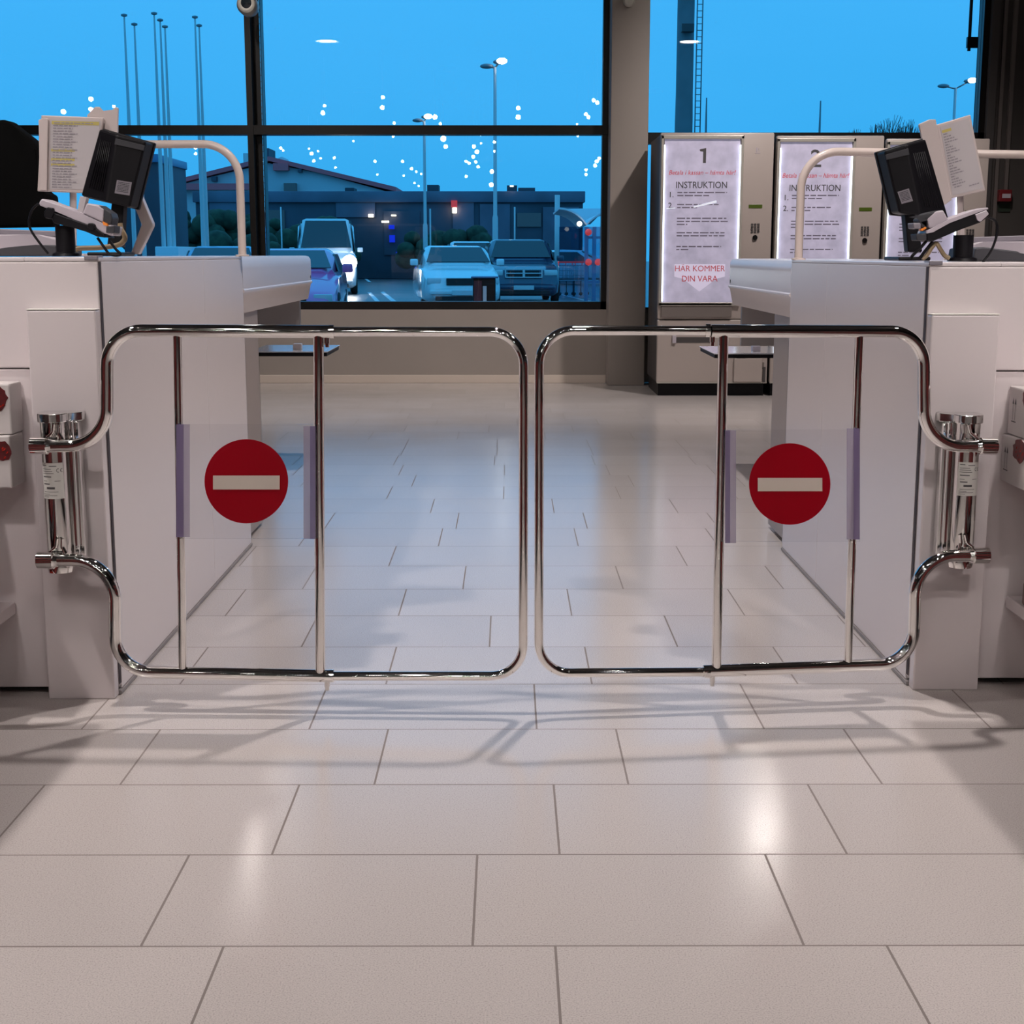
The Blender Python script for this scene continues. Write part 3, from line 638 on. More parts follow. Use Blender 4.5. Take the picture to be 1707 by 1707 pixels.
monitor([(166, 215), (243.5, 236), (216.5, 346), (135, 326)], [(194, 224), (176, 337)], [(195, 300), (220, 304), (216, 326), (191, 322)], 4.42, 'black till monitor seen from behind on the left counter, beside the yellow-striped list', 1.2285, (190, 424), [(186, 336), (206, 340), (202, 412), (178, 412)])
monitor([(1474, 252), (1543, 232), (1582, 366), (1499, 355)], [(1512, 240), (1536, 360)], [(1496, 320), (1515, 314), (1522, 335), (1503, 340)], 4.52, 'black till monitor seen from behind on the right counter, beside the tilted white sheet', 1.2145, (1530, 434), [(1508, 350), (1528, 356), (1538, 420), (1514, 420)])

# document holders
def holder(sheet, Y, thick, flaps, label, polepts, zt, paper):
    b = P(*polepts[-1], Y + 0.05); t = thing('document_holder', (b.x, Y + 0.05, zt), label, 'document holder')
    MB().prism(ppx(sheet, Y), (0, thick, 0), 0.003).build('sheet_frame', 'offwhite', t)
    pp = MB().prism([v + Vector((0, -0.0012, 0)) for v in ppx(paper['quad'], Y)], (0, 0.001, 0)).build('printed_sheet', 'paper', t)
    q = [v + Vector((0, -0.0018, 0)) for v in ppx(paper['quad'], Y)]; du, dv = q[1] - q[0], q[3] - q[0]; mb = MB()
    for (u0, u1, v0, v1) in paper['yellow']:
        c = [q[0] + du * u + dv * v for u, v in ((u0, v0), (u1, v0), (u1, v1), (u0, v1))]; mb.poly(c, 0)
    lines(mb, q[0] - Vector((0, 0.0006, 0)), du, dv / paper['n'], paper['rows'], 1, nrm=Vector((0, 0, 0)), hgt=0.45, seed=len(label))
    mb.build('print', ['yellow', 'paper_ink'], pp)
    for poly, dy, d in flaps: MB().prism(ppx(poly, Y + dy), (0, d, 0), 0.002).build('hinged_flap', 'offwhite', t)
    pl = ppx(polepts, Y + 0.05); pl[-1].z = zt + 0.004; MB().tube(fillet(pl, [0.05] * (len(pl) - 2), 4) if len(pl) > 2 else pl, 0.011, 12).build('pole', 'offwhite', t)
    MB().box((pl[-1].x - 0.05, Y + 0.0, zt), (pl[-1].x + 0.05, Y + 0.10, zt + 0.008), 0.003).build('foot', 'offwhite', t)
rows_l = [(0, 0), (0.08, .85)] + [(0.06, .45 + .1 * (k % 3 == 0)) for k in range(24)]
holder([(68.5, 192), (173, 196), (160, 260), (140, 322), (62, 319)], 4.72, 0.012, [([(145, 192), (158, 178), (166, 178), (171, 186), (188, 184), (192, 178), (197, 180), (196, 220), (190, 260), (150, 240)], 0.02, 0.01), ([(64, 200), (72, 196), (80, 198), (78, 318), (66, 317)], -0.01, 0.008), ([(150, 186), (186, 187), (184, 240), (150, 240)], 0.034, 0.008)],
       'white document holder on the left counter, price list with yellow bars', [(122, 318), (122, 425)], 1.2285,
       dict(quad=[(84, 199), (168, 201), (156, 316), (82, 315)], yellow=[(.03, .97, .02, .07), (.03, .5, .42, .455), (.03, .5, .555, .59), (.03, .5, .63, .665)], n=26, rows=rows_l))
rows_r = [(0, 0)] * 3 + [(0.05, .2 + .1 * (k % 4)) for k in range(20)] + [(0.1, .35), (.6, .95)]
holder([(1561, 208), (1618, 191), (1643, 318), (1584, 331)], 4.80, 0.012, [([(1532, 207), (1550, 199), (1560, 199), (1587, 333), (1576, 341), (1560, 343)], -0.03, 0.012)],
       'tilted white document holder with a printed sheet on the right counter', [(1600, 322), (1604, 436)], 1.2145,
       dict(quad=[(1567, 211), (1615, 197), (1639, 314), (1588, 326)], yellow=[(.03, .35, .06, .10)], n=26, rows=rows_r))
# bent white arm behind the left monitor
mb = MB().prism(ppx([(222, 316), (231, 317), (254, 372), (254, 377), (231, 424), (217, 424), (238, 374), (218, 330)], 4.62), (0, 0.035, 0), 0.003)
tag(mb.build('support_arm', 'offwhite'), 'white elbow-shaped support arm behind the left till monitor', 'support arm')
# scanners
def scanner(poly, white, Y, zt, label):
    pl = ppx(poly, Y); t = thing('till_scanner', (sum(p.x for p in pl) / len(pl), Y + 0.15, zt), label, 'scanner', 'till scanners')
    for p in pl:
        if p.z < zt + 0.01: p.z = zt
    MB().prism(pl, (0, 0.26, 0), 0.004).build('scale_housing', 'dark_grey', t)
    wl = ppx(white, Y + 0.30); lo = min(p.z for p in wl)
    for p in wl:
        if p.z < lo + 0.01: p.z = zt
    MB().prism(wl, (0, 0.12, 0), 0.006).build('rear_housing', 'light_grey', t)
    e = [p for p in wl if p.z > zt + 0.005]; 
    MB().prism([e[0] + Vector((0, .04, .004)), e[-1] + Vector((0, .04, .004)), e[-1] + Vector((0, .04, .022)), e[0] + Vector((0, .04, .022))], (0, 0.05, 0), 0.003).build('display_bar', 'mid_grey', t)
scanner([(-40, 424), (-40, 420), (15, 412), (60, 408), (94, 409), (94, 424)], [(-60, 424), (-60, 391), (60, 391), (95, 397), (95, 424)], 4.30, 1.2285, 'dark grey till scanner at the left edge of the left counter')
scanner([(1622, 436), (1626, 414), (1640, 412), (1697, 419), (1706, 425), (1760, 430), (1760, 436)], [(1618, 436), (1618, 407), (1640, 403), (1770, 402), (1770, 436)], 4.38, 1.2145, 'dark grey till scanner at the right edge of the right counter')
# black chair behind the left counter
t = thing('cashier_chair', (-2.0, 5.35, 0), 'black high-backed cashier chair behind the left checkout counter', 'chair')
MB().prism(ppx([(-60, 240), (-20, 204), (0, 199), (12, 200), (20, 208), (52, 232), (62, 246), (64, 318), (84, 324), (88, 378), (-60, 380)], 5.3), (0, 0.10, 0), 0.012, seg=3).build('backrest', 'black_cloth', t)
MB().box((-2.35, 4.86, 0.80), (-1.80, 5.32, 0.90), 0.03).build('seat', 'black_cloth', t)
MB().tube(smooth([Vector((-2.05, 5.2, 0.8)), Vector((-2.05, 5.42, 0.85)), Vector((-2.05, 5.44, 1.2)), Vector((-2.05, 5.40, 1.5))]), 0.025, 10).build('back_bracket', 'black_plastic', t)
MB().cyl((-2.05, 5.1, 0.1), (-2.05, 5.1, 0.8), 0.03).build('gas_column', 'black_plastic', t)
mb = MB()
for k in range(5):
    a = 2 * math.pi * k / 5; mb.tube([Vector((-2.05, 5.1, 0.12)), Vector((-2.05 + .28 * math.cos(a), 5.1 + .28 * math.sin(a), 0.07))], 0.02, 8).ball((-2.05 + .28 * math.cos(a), 5.1 + .28 * math.sin(a), 0.03), 0.03, sub=1)
mb.build('star_base', 'black_plastic', t)

# packing tables beyond the counters
PANELS = []
def table(x0, y0, x1, y1, Y, label, items):
    xm = (x0 + x1) / 2; z1, z0 = P(xm, y0, Y).z, P(xm, y1, Y).z; X0, X1 = P(x0, y0, Y).x, P(x1, y0, Y).x
    t = thing('packing_table', ((X0 + X1) / 2, Y + 0.3, 0), label, 'table', 'low packing tables behind the counters')
    MB().box((X0, Y, z1 - 0.006), (X1, Y + 0.62, z1), 0.002).build('table_top', 'table_top', t)
    MB().box((X0 + .005, Y + 0.004, z0), (X1 - .005, Y + 0.60, z1 - 0.006)).build('apron', 'black_plastic', t)
    xl_ = P(425 if x0 < 800 else 1308, y0, Y + .3).x
    MB().box((xl_ - 0.025, Y + .2, 0), (xl_ + 0.025, Y + .3, z0)).build('leg', 'machine_trim', t)
    return z1
zt_ = table(414, 586, 546, 594, 8.35, 'low packing table with pale top beyond the left counter', 0)
mb = boxpx(488, 572, 502, 582, 8.5, 0.06, bev=0.003); o = mb.build('bag_clip', 'offwhite'); o.location.z = zt_; tag(o, 'small white clip lying on the left packing table', 'clip')
zt_ = table(1190, 589, 1322, 597, 7.95, 'low packing table with pale top beyond the right counter', 0)
o = boxpx(1255, 573, 1268, 582, 8.1, 0.06, bev=0.003).build('bag_clip', 'light_grey'); o.location.z = zt_; tag(o, 'small pale clip lying on the right packing table', 'clip')
# ================================================================== INSTRUCTION MACHINES
def machine(x0, x1, ytop, num, label, Y=12.65):
    """x0,x1: front edges in the picture at eye level"""
    X0, X1 = P(x0, 424, Y).x, P(x1, 424, Y).x; Wd = X1 - X0; zt = P((x0 + x1) / 2, ytop, Y).z; D = 0.95
    zb = P(1150, 638, Y).z
    t = thing('vending_machine', ((X0 + X1) / 2, Y + D / 2, 0), label, 'vending machine', 'instruction vending machines')
    MB().box((X0 + 0.01, Y + 0.05, zb), (X1 - 0.01, Y + D, zt - 0.01)).build('cabinet', 'machine_dark', t)
    MB().box((X0 + 0.02, Y + 0.06, 0.0), (X1 - 0.02, Y + D - 0.05, zb)).build('plinth', 'black_plastic', t)
    u = lambda a: X0 + Wd * a                                # across the front
    z = lambda y: P(1160, y, Y).z
    MB().box((X0, Y, z(532)), (X1, Y + 0.06, zt), 0.012).build('upper_door', 'machine', t)
    d2 = MB().box((X0, Y, zb), (X1, Y + 0.06, z(533)), 0.010).build('lower_door', 'machine', t)
    MB().box((u(.17), Y - 0.004, z(571)), (u(.52), Y + 0.002, z(562))).build('handle_slot', 'machine_dark', d2)
    MB().box((u(.135), Y - 0.02, z(572)), (u(.17), Y, z(559)), 0.003).build('lock_block', 'light_grey', d2)
    MB().box((u(.72), Y - 0.003, z(636)), (u(.80), Y + .001, z(592))).box((u(.80), Y - 0.003, z(615)), (u(.97), Y + .001, z(604))).build('vent_grille', 'machine_hatch', d2)
    MB().box((u(0.002), Y - 0.006, z(639)), (u(.998), Y + 0.002, z(636.5))).build('edge_strip', 'machine_trim', d2)
    # lit poster in its frame
    pt, pb, pl, pr = zt - (z(222) - z(233)), z(504), u(.035), u(.70)
    f = MB(); w_ = 0.03
    f.box((pl - w_, Y - 0.03, pb - w_), (pl - 0.006, Y + 0.01, pt + w_), 0.004).box((pr + 0.006, Y - 0.03, pb - w_), (pr + w_, Y + 0.01, pt + w_), 0.004)
    f.box((pl - w_, Y - 0.03, pt), (pr + w_, Y + 0.01, pt + w_), 0.004).box((pl - w_, Y - 0.03, pb - w_), (pr + w_, Y + 0.01, pb), 0.004)
    f.build('poster_frame', 'machine_trim', t)
    po = MB().box((pl, Y - 0.010, pb), (pr, Y - 0.004, pt)).build('lit_poster', 'poster', t)
    MB().box((pl - 0.006, Y - 0.026, pb + 0.01), (pl + 0.004, Y - 0.012, pt - 0.05)).build('light_strip', 'led', t)
    MB().box((pr - 0.004, Y - 0.026, pb + 0.25), (pr + 0.006, Y - 0.012, pt - 0.05)).build('light_strip', 'led', t)
    pw = pr - pl; pc = (pl + pr) / 2; yy = Y - 0.0105
    def T(s_, y, size, mb, x=None, al='CENTER', sh=0.0, sxx=1.0, mi=0):
        text(s_, size, Matrix.Translation((pc if x is None else x, yy, pt - (z(233) - z(y)))) @ FRONT, mb, mi, al, sh, 0.0008, sxx, size * 0.005)
    zz = lambda y: pt - (z(233) - z(y)); ink = MB()
    def quad(a, b, c_, d, mb): mb.poly([(pl + pw * a, yy, zz(b)), (pl + pw * c_, yy, zz(b)), (pl + pw * c_, yy, zz(d)), (pl + pw * a, yy, zz(d))])
    if num == '1': ink.poly([(pl + pw * q[0], yy, zz(q[1])) for q in ((.505, 249), (.55, 248), (.55, 273), (.51, 273), (.51, 254), (.475, 253.5), (.46, 251), (.475, 249.5))]).build('numeral', 'ink', po)
    else: T(num, 262, 0.21, ink); ink.build('numeral', 'ink', po)
    for s_, y, sz, x_, al, nm in (('INSTRUKTION', 310, 0.078, None, 'CENTER', 'heading'), ('1.', 326, 0.066, pl + 0.06 * pw, 'LEFT', 'step_number'), ('2.', 344, 0.066, pl + 0.06 * pw, 'LEFT', 'step_number')):
        mb = MB(); T(s_, y, sz, mb, x_, al, sxx=0.88 if nm == 'heading' else 1.0); mb.build(nm, 'ink', po)
    for s_, y, sz, sh in (('Betala i kassan \u2013 h\u00e4mta h\u00e4r!', 289, 0.054, .25), ('H\u00c4R KOMMER', 449, 0.072, 0), ('DIN VARA', 466, 0.072, 0)):
        mb = MB(); T(s_, y, sz, mb, sh=sh, sxx=.95); mb.build('red_lettering', 'red_ink', po)
    lh = (z(233) - z(238.2))
    for y, rows in ((321, [(.18, .84), (.18, .62)]), (341, [(.18, .76), (.18, .46)]), (364, [(.18, .84), (.18, .86), (.18, .32)]), (388, [(.18, .82), (.18, .82)]), (411, [(.18, .78), (.18, .34)])):
        mb = MB(); lines(mb, (pl, yy - 0.0006, zz(y)), (pw, 0, 0), (0, 0, -lh), rows, nrm=Vector((0, 0, 0)), hgt=0.38, seed=y); mb.build('small_print', 'ink_soft', po)
    ar = [(.16, 441), (.84, 441), (.84, 462), (.72, 466), (.5, 487), (.28, 466), (.16, 462)]
    MB().prism([Vector((pl + pw * a, Y - 0.0102, zz(b))) for a, b in ar], (0, 0.001, 0)).build('arrow_print', 'poster_arrow', po)
    # control column
    MB().box((u(.79), Y - 0.004, zz(348)), (u(.91), Y, zz(342)), 0.001).build('display', 'lcd', t)
    kp = MB()
    for i in range(3):
        for j in range(4): kp.box((u(.815 + i * .028), Y - 0.006, zz(376.5 + j * 4.2)), (u(.835 + i * .028), Y, zz(373.5 + j * 4.2)), 0.001)
    kp.build('keypad', 'machine_dark', t)
    a = Vector((u(.852), Y, zz(397))); MB().cyl(a + Vector((0, 0.002, 0)), a - Vector((0, 0.015, 0)), 0.022, 16).build('lock', 'chrome_soft', t)
    m_ = MB(); m_.box((u(.835), Y - .002, zz(257)), (u(.88), Y, zz(255.8))).box((u(.842), Y - .002, zz(254.5)), (u(.853), Y, zz(247))).box((u(.864), Y - .002, zz(253)), (u(.868), Y, zz(248)))
    m_.build('maker_mark', 'light_grey', t)
    # delivery hatch
    MB().box((u(.03), Y - 0.022, z(529)), (u(.66), Y - 0.002, z(509)), 0.004).build('hatch', 'machine_hatch', t)
    MB().box((u(.015), Y - 0.03, z(509)), (u(.66), Y - 0.002, z(505)), 0.003).build('hatch_ledge', 'machine_trim', t)
    return u, zz, t, Y
u1, zz1, vm1, _ = machine(1098, 1285, 221, '1', 'beige vending machine with lit instruction poster numbered 1, nearest the pillar')
machine(1289, 1466, 226, '2', 'beige vending machine with lit instruction poster numbered 2, half behind the guard rail')
machine(1470, 1640, 231, '3', 'beige vending machine with lit instruction poster mostly hidden by the right till monitor')
for ch in vm1.children:
    if ch.name.startswith('lit_poster'):
        mb = MB(); v = lambda a, y: Vector((u1(a), 12.65 - 0.0125, zz1(y)))
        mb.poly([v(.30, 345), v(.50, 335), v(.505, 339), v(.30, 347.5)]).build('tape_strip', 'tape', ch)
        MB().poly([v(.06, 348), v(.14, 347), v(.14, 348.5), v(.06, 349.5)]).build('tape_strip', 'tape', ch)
for ch in vm1.children:
    if ch.name.startswith('lower_door'):
        sp = MB().box((P(1224, 620, 12.6).x, 12.62, P(1250, 637, 12.62).z), (P(1271, 620, 12.6).x, 12.651, P(1250, 598, 12.62).z), 0.004).build('service_panel', 'machine', ch)
        ORG[sp] = ORG[ch]
        boxpx(1272, 612, 1276, 637, 12.63, 0.02).build('cable_cover', 'machine_dark', ch)

# ================================================================== SMALL WALL THINGS
t = thing('fire_call_point', (P(1675, 332, 13.9).x, 13.95, P(1675, 342, 13.9).z), 'red fire alarm call point on the dark wall at the right edge', 'call point')
boxpx(1666, 316, 1687, 336, 13.90, 0.1, bev=0.006).build('casing', 'call_red', t); boxpx(1671, 323, 1685, 330, 13.895, 0.01).build('push_plate', 'light_grey', t)
o = boxpx(1664, 340, 1684, 353, 13.985, 0.015).build('wall_notice', 'dark_green'); tag(o, 'small dark green notice under the red call point', 'notice')
c = P(412, 8, 13.55)
t = thing('security_camera', (c.x, 13.7, c.z), 'grey round security camera at the head of the window mullion', 'security camera')
MB().lathe((c.x, 13.5, c.z), [(0.055, 0.0), (0.075, 0.004), (0.092, 0.03), (0.092, 0.16), (0.07, 0.2)], 28, 0, 'Y').build('housing', 'machine_trim', t)
MB().lathe((c.x, 13.498, c.z + 0.01), [(0.001, -0.012), (0.03, -0.008), (0.048, 0.0), (0.05, 0.02)], 24, 0, 'Y').build('lens', 'car_glass', t)
MB().box((c.x - 0.02, 13.62, c.z + 0.05), (c.x + 0.02, 14.0, c.z + 0.10)).build('wall_arm', 'machine_trim', t)
c = P(1049, 1, 13.66); o = MB().lathe((c.x, 13.66, c.z), [(0.04, 0), (0.055, 0.01), (0.055, 0.04)], 20, 0, 'Y').build('motion_sensor', 'machine_trim'); tag(o, 'small round sensor high on the pillar', 'sensor')

# ================================================================== DISPLAY SHELVES AND CARTONS
def jag(c, ru, rv, eu, ev, n=22, seed=1):
    rd = random.Random(seed); out = []
    for k in range(n):
        a = 2 * math.pi * k / n; q = rd.uniform(0.86, 1.1); out.append(c + eu * ru * q * math.cos(a) + ev * rv * q * math.sin(a))
    return out
def shelf(sgn, X, Y, Yn, zlo, zhi, label):
    t = thing('display_shelf', (X + sgn * 0.3, (Y + Yn) / 2, zlo - 0.3), label, 'display shelf', 'white display shelves on the counter fronts')
    MB().box((X, Yn, zlo - 0.035), (X + sgn * 0.6, Y - 0.001, zlo), 0.003).build('shelf_board', 'laminate', t)
    MB().box((X + sgn * 0.03, Yn + 0.03, zhi - 0.012), (X + sgn * 0.6, Y - 0.001, zhi - 0.001)).build('shelf_board', 'grey_panel', t)
    MB().box((X + sgn * 0.22, Y - 0.03, zlo - 0.3), (X + sgn * 0.25, Y - 0.001, zhi - 0.013)).build('upright', 'laminate', t)
def carton(sgn, X, Yb, Yn, z0, z1, holes, label, arrows, face):
    t = thing('cardboard_carton', (X + sgn * 0.15, (Yb + Yn) / 2, z0), label, 'carton', 'white cartons on the display shelves')
    MB().box((X, Yn, z0 + 0.0005), (X + sgn * 0.32, Yb, z1), 0.004).build('box', 'box_white', t)
    for (c, ru, rv) in holes:
        if face == 'front': eu, ev, nn = Vector((1, 0, 0)), Vector((0, 0, 1)), Vector((0, -0.0012, 0))
        else: eu, ev, nn = Vector((0, 1, 0)), Vector((0, 0, 1)), Vector((-sgn * 0.0012, 0, 0))
        h_ = MB().prism(jag(c + nn, ru, rv, eu, ev, seed=int(c.z * 900)), nn).build('torn_opening', 'torn_red', t)
        mb = MB(); rd = random.Random(int(c.z * 1000))
        for k in range(7): mb.ball(c - nn * 3 + eu * rd.uniform(-.6, .6) * ru + ev * rd.uniform(-.7, .3) * rv, 0.008, 0, (1, 1, 0.8), 1)
        mb.build('sweet_wrappers', 'foil_red', h_)
    if arrows:
        mb = MB(); yc, zc = arrows; xx = X - sgn * 0.0012
        for k in (-0.009, 0.009):
            y = yc + k
            mb.add([(xx, y - .0012, zc - .03), (xx, y + .0012, zc - .03), (xx, y + .0012, zc + .02), (xx, y - .0012, zc + .02)], [(0, 1, 2, 3)])
            mb.add([(xx, y - .006, zc + .014), (xx, y + .006, zc + .014), (xx, y, zc + .032)], [(0, 1, 2)])
        mb.add([(xx, yc - .018, zc - .036), (xx, yc + .018, zc - .036), (xx, yc + .018, zc - .033), (xx, yc - .018, zc - .033)], [(0, 1, 2, 3)])
        mb.build('arrow_mark', 'ink', t)
# left
xl = P(43, 800, YL - .005).x; zl0 = P(43, 803, YL).z; zl1 = P(36, 718, YL).z; zl2 = P(30, 637, YL - .04).z
xl2 = P(38, 690, YL - .005).x
carton(-1, xl, YL - .003, YL - .115, zl0, zl1, [(P(2, 752, YL - .115), 0.028, 0.028)], 'lower white carton with a torn dark opening at the left edge', None, 'front')
carton(-1, xl2, YL - .003, YL - .10, zl1 + .001, zl2, [(P(-6, 663, YL - .10), 0.030, 0.036)], 'upper white carton with red sweets showing at the left edge', None, 'front')
shelf(-1, P(26, 1005, YL).x, YL, 3.62, P(25, 1003, YL).z, zl0, 'white display shelf at the left edge, under the torn cartons')
# right
xr = P(1667, 800, YR - .005).x; zr0 = P(1667, 800, YR).z; zr1 = P(1672, 723, YR).z; zr2 = P(1676, 643, YR).z
carton(1, xr, YR - .003, YR - .24, zr0, zr1, [(Vector((xr, YR - .148, P(1700, 752, YR - .15).z)), 0.05, 0.032)], 'lower white carton with torn opening and arrow marks at the right edge', (YR - .045, P(1677, 763, YR - .05).z), 'side')
carton(1, xr + 0.012, YR - .003, YR - .25, zr1 + .001, zr2, [(Vector((xr + .012, YR - .155, P(1703, 664, YR - .15).z)), 0.04, 0.034)], 'upper white carton with torn opening and arrow marks at the right edge', (YR - .052, P(1682, 682, YR - .05).z), 'side')
shelf(1, P(1677, 995, YR).x, YR, 3.65, P(1677, 993, YR).z, zr0, 'white display shelf at the right edge, under the arrow-marked cartons')
o = MB().box((P(4, 980, 3.9).x - .16, 3.70, P(25, 1003, YL).z + .0005), (P(4, 980, 3.9).x, 3.88, P(25, 1003, YL).z + 0.045), 0.01).build('sweet_packet', 'foil_red'); tag(o, 'red sweet packet on the lower shelf at the left edge', 'packet')
o = MB().box((P(1704, 965, 3.9).x, 3.70, P(1677, 993, YR).z + .0005), (P(1704, 965, 3.9).x + .16, 3.90, P(1677, 993, YR).z + 0.07), 0.01).build('sweet_packet', 'bldg_brown'); tag(o, 'brown sweet packet on the lower shelf at the right edge', 'packet')

# ================================================================== OUTSIDE
gz = -0.02
mb = MB().add([(-90, 14.3, gz), (90, 14.3, gz), (90, 260, gz), (-90, 260, gz)], [(0, 1, 2, 3)], 0)
for quad in ([(612, 487), (618, 487), (634, 503), (626, 503)], [(634, 487), (640, 486), (662, 503), (653, 503)], [(590, 451), (593, 451), (619, 470), (614, 470)], [(604, 447), (608, 447), (612, 450), (608, 451)], [(918, 487), (922, 487), (994, 504), (984, 504)], [(850, 502), (915, 500), (915, 502), (850, 504)]):
    mb.poly([G(x, y, gz + 0.006) for x, y in quad], 1)
struct(mb, 'parking_lot', ['asphalt', 'road_line'])
def at(px, py, Y): return P(px, py, Y)
def car(px, Y, rot, L, Wc, Hc, paint, label, hood=(0.68, 0.95), ws=(1.15, 1.95), rear=(3.4, 4.1), trunk=1.0, lit=None, mirror=True, plate=True, cat='car', name='parked_car', cross=False):
    c = P(px, 424, Y); t = thing(name, (c.x, Y, gz), label, cat)
    w = Wc / 2; org = Vector((c.x, Y, gz)); RZ = Matrix.Rotation(rot, 4, 'Z')
    tr = lambda x, y, z: org + RZ @ Vector((x, y - L / 2, z))
    def loft(secs, name, m_, seg_bev=0):
        m2 = MB(); n = len(secs[0]); vs = []; fs = []
        for s_ in secs: vs += [tr(*p) for p in s_]
        for i in range(len(secs) - 1):
            for k in range(n):
                k2 = (k + 1) % n; fs.append((i * n + k, i * n + k2, (i + 1) * n + k2, (i + 1) * n + k))
        m2.add(vs, fs, 0, True); m2.add([tr(*p) for p in secs[0]], [list(range(n))]); m2.add([tr(*p) for p in secs[-1]], [list(range(n))]); return m2.build(name, m_, t)
    def sec(y, hw, zb, zt_):
        s_ = [(-hw * .86, zb), (-hw * .97, zb + .08), (-hw, zb + (zt_ - zb) * .45), (-hw * .97, zt_ - .12 * min(1, zt_ - zb)), (-hw * .88, zt_ - .02), (-hw * .5, zt_)]
        s_ = s_ + [(-x, z) for x, z in s_[::-1]]
        return [(x, y, z) for x, z in s_]
    hf, hb = hood
    loft([sec(0, w * .80, .28, .52), sec(.08, w * .90, .22, hf - .06), sec(.25, w * .96, .2, hf), sec(ws[0], w, .2, hb), sec(L * .5, w, .2, hb + .02), sec(rear[1], w, .2, trunk), sec(L - .12, w * .95, .24, trunk - .03), sec(L, w * .86, .3, trunk - .25)], 'body', paint)
    # cabin
    def cs(y, hw, zt_, zb): return [(-hw, y, zb), (-hw * .90, y, (zb + zt_) / 2 + .08), (-hw * .80, y, zt_ - .05), (-hw * .68, y, zt_), (hw * .68, y, zt_), (hw * .80, y, zt_ - .05), (hw * .90, y, (zb + zt_) / 2 + .08), (hw, y, zb)]
    loft([cs(ws[0] - .02, w * .93, hb + .03, hb - .08), cs(ws[1], w * .95, Hc - .03, hb - .05), cs((ws[1] + rear[0]) / 2, w * .95, Hc, hb - .05), cs(rear[0], w * .94, Hc - .04, hb - .05), cs(rear[1], w * .92, trunk + .02, hb - .08)], 'cabin', paint)
    zc = hb + .03
    def lerp(a, b, u): return a + (b - a) * u
    y0_, y1_ = lerp(ws[0] - .02, ws[1], .10), lerp(ws[0] - .02, ws[1], .92); za, zb_ = lerp(zc, Hc - .03, .10), lerp(zc, Hc - .03, .92)
    e = 0.02
    MB().prism([tr(-w * .82, y0_ - e, za + e), tr(w * .82, y0_ - e, za + e), tr(w * .66, y1_ - e, zb_ + e), tr(-w * .66, y1_ - e, zb_ + e)], RZ @ Vector((0, .02, -.01))).build('windscreen', 'car_glass', t)
    for s_ in (-1, 1):
        ya, yb_ = ws[0] + .35, rear[0] + .1
        MB().prism([tr(s_ * w * .97, ya, hb + .02), tr(s_ * w * .97, yb_, hb + .02), tr(s_ * w * .84, rear[0] - .1, Hc - .1), tr(s_ * w * .84, ws[1] + .1, Hc - .1)], RZ @ Vector((-s_ * .03, 0, 0))).build('side_window', 'car_glass', t)
        lm = 'head_lamp_lit' if lit == s_ else 'lens_clear'
        MB().box((-.17, -.06, -.07), (.17, .10, .07), .03).add([], []).build('x', lm, t) if False else None
        hl_ = MB(); hl_.box((s_ * w * .55, .04, hf - .20), (s_ * w * .90, .2, hf - .06), .02); hl_.v = [tuple(tr(*v)) for v in hl_.v]; hh = hl_.build('headlight', lm, t)
        if lit == s_: MB().ball(tr(s_ * w * .74, -.14, hf - .12), .24).build('glare_ball', 'head_lamp_lit', hh)  # oversized glowing ball imitates the headlight's star of glare
        if mirror:
            mm = MB(); mm.box((s_ * (w + .02), ws[0] + .25, hb + .0), (s_ * (w + .20), ws[0] + .36, hb + .15), .03); mm.v = [tuple(tr(*v)) for v in mm.v]; mm.build('wing_mirror', paint, t)
        for y in (.85, L - .85):
            wh = MB(); wh.lathe((s_ * (w - .19), y, .32), [(.2, 0), (.3, 0), (.32, .03), (.32, .16), (.3, .19), (.2, .19)], 20, 0, 'X').lathe((s_ * (w - .19), y, .32), [(.001, -.005), (.2, -.005), (.2, .195), (.001, .2)], 14, 1, 'X')
            wh.v = [tuple(tr(*v)) for v in wh.v]; wh.build('wheel', ['rubber', 'alloy'], t)
    def bx(a, b, nm, m_, bev=.01):
        q = MB(); q.box(a, b, bev); q.v = [tuple(tr(*v)) for v in q.v]; return q.build(nm, m_, t)
    bx((-w * .42, -.01, hf - .22), (w * .42, .12, hf - .07), 'grille', 'car_black')
    if cross:
        g_ = MB()
        for a_, b_ in (((-w * .5, -.03, hf - .05), (w * .5, -.01, hf - .02)), ((-w * .5, -.03, hf - .26), (w * .5, -.01, hf - .23)), ((-w * .5, -.03, hf - .155), (w * .5, -.01, hf - .13)), ((-.03, -.03, hf - .25), (.03, -.01, hf - .03)), ((-w * .5, -.03, hf - .26), (-w * .47, -.01, hf - .02)), ((w * .47, -.03, hf - .26), (w * .5, -.01, hf - .02))): g_.box(a_, b_, .004)
        g_.v = [tuple(tr(*v)) for v in g_.v]; g_.build('grille_surround', 'lens_clear', t)
    bx((-w * .70, -.03, .24), (w * .70, .1, .34), 'air_intake', 'car_black')
    bx((-w * .84, -.05, .38), (w * .84, .12, .47), 'bumper_strip', paint, .02)
    if plate: bx((-.26, -.07, .36), (.26, -.04, .47), 'number_plate', 'lens_clear', .004)
    return t, tr
car(757, 34.5, R(7), 4.7, 1.78, 1.46, 'car_white', 'white saloon car parked facing the window, left of the dark SUV', hood=(.80, 1.0), ws=(1.2, 1.9))
car(864, 39.5, R(3), 4.7, 1.92, 1.66, 'car_blue', 'dark blue SUV parked facing the window, right of the white saloon', hood=(.92, 1.08), ws=(1.25, 1.85), rear=(4.0, 4.5), trunk=1.1, cross=True)
car(544, 48.0, R(7), 4.4, 1.95, 2.42, 'car_white', 'white delivery van with one lit headlight beyond the purple car', hood=(1.12, 1.32), ws=(.75, 1.55), rear=(4.1, 4.3), trunk=2.3, lit=1, cat='van', name='delivery_van')
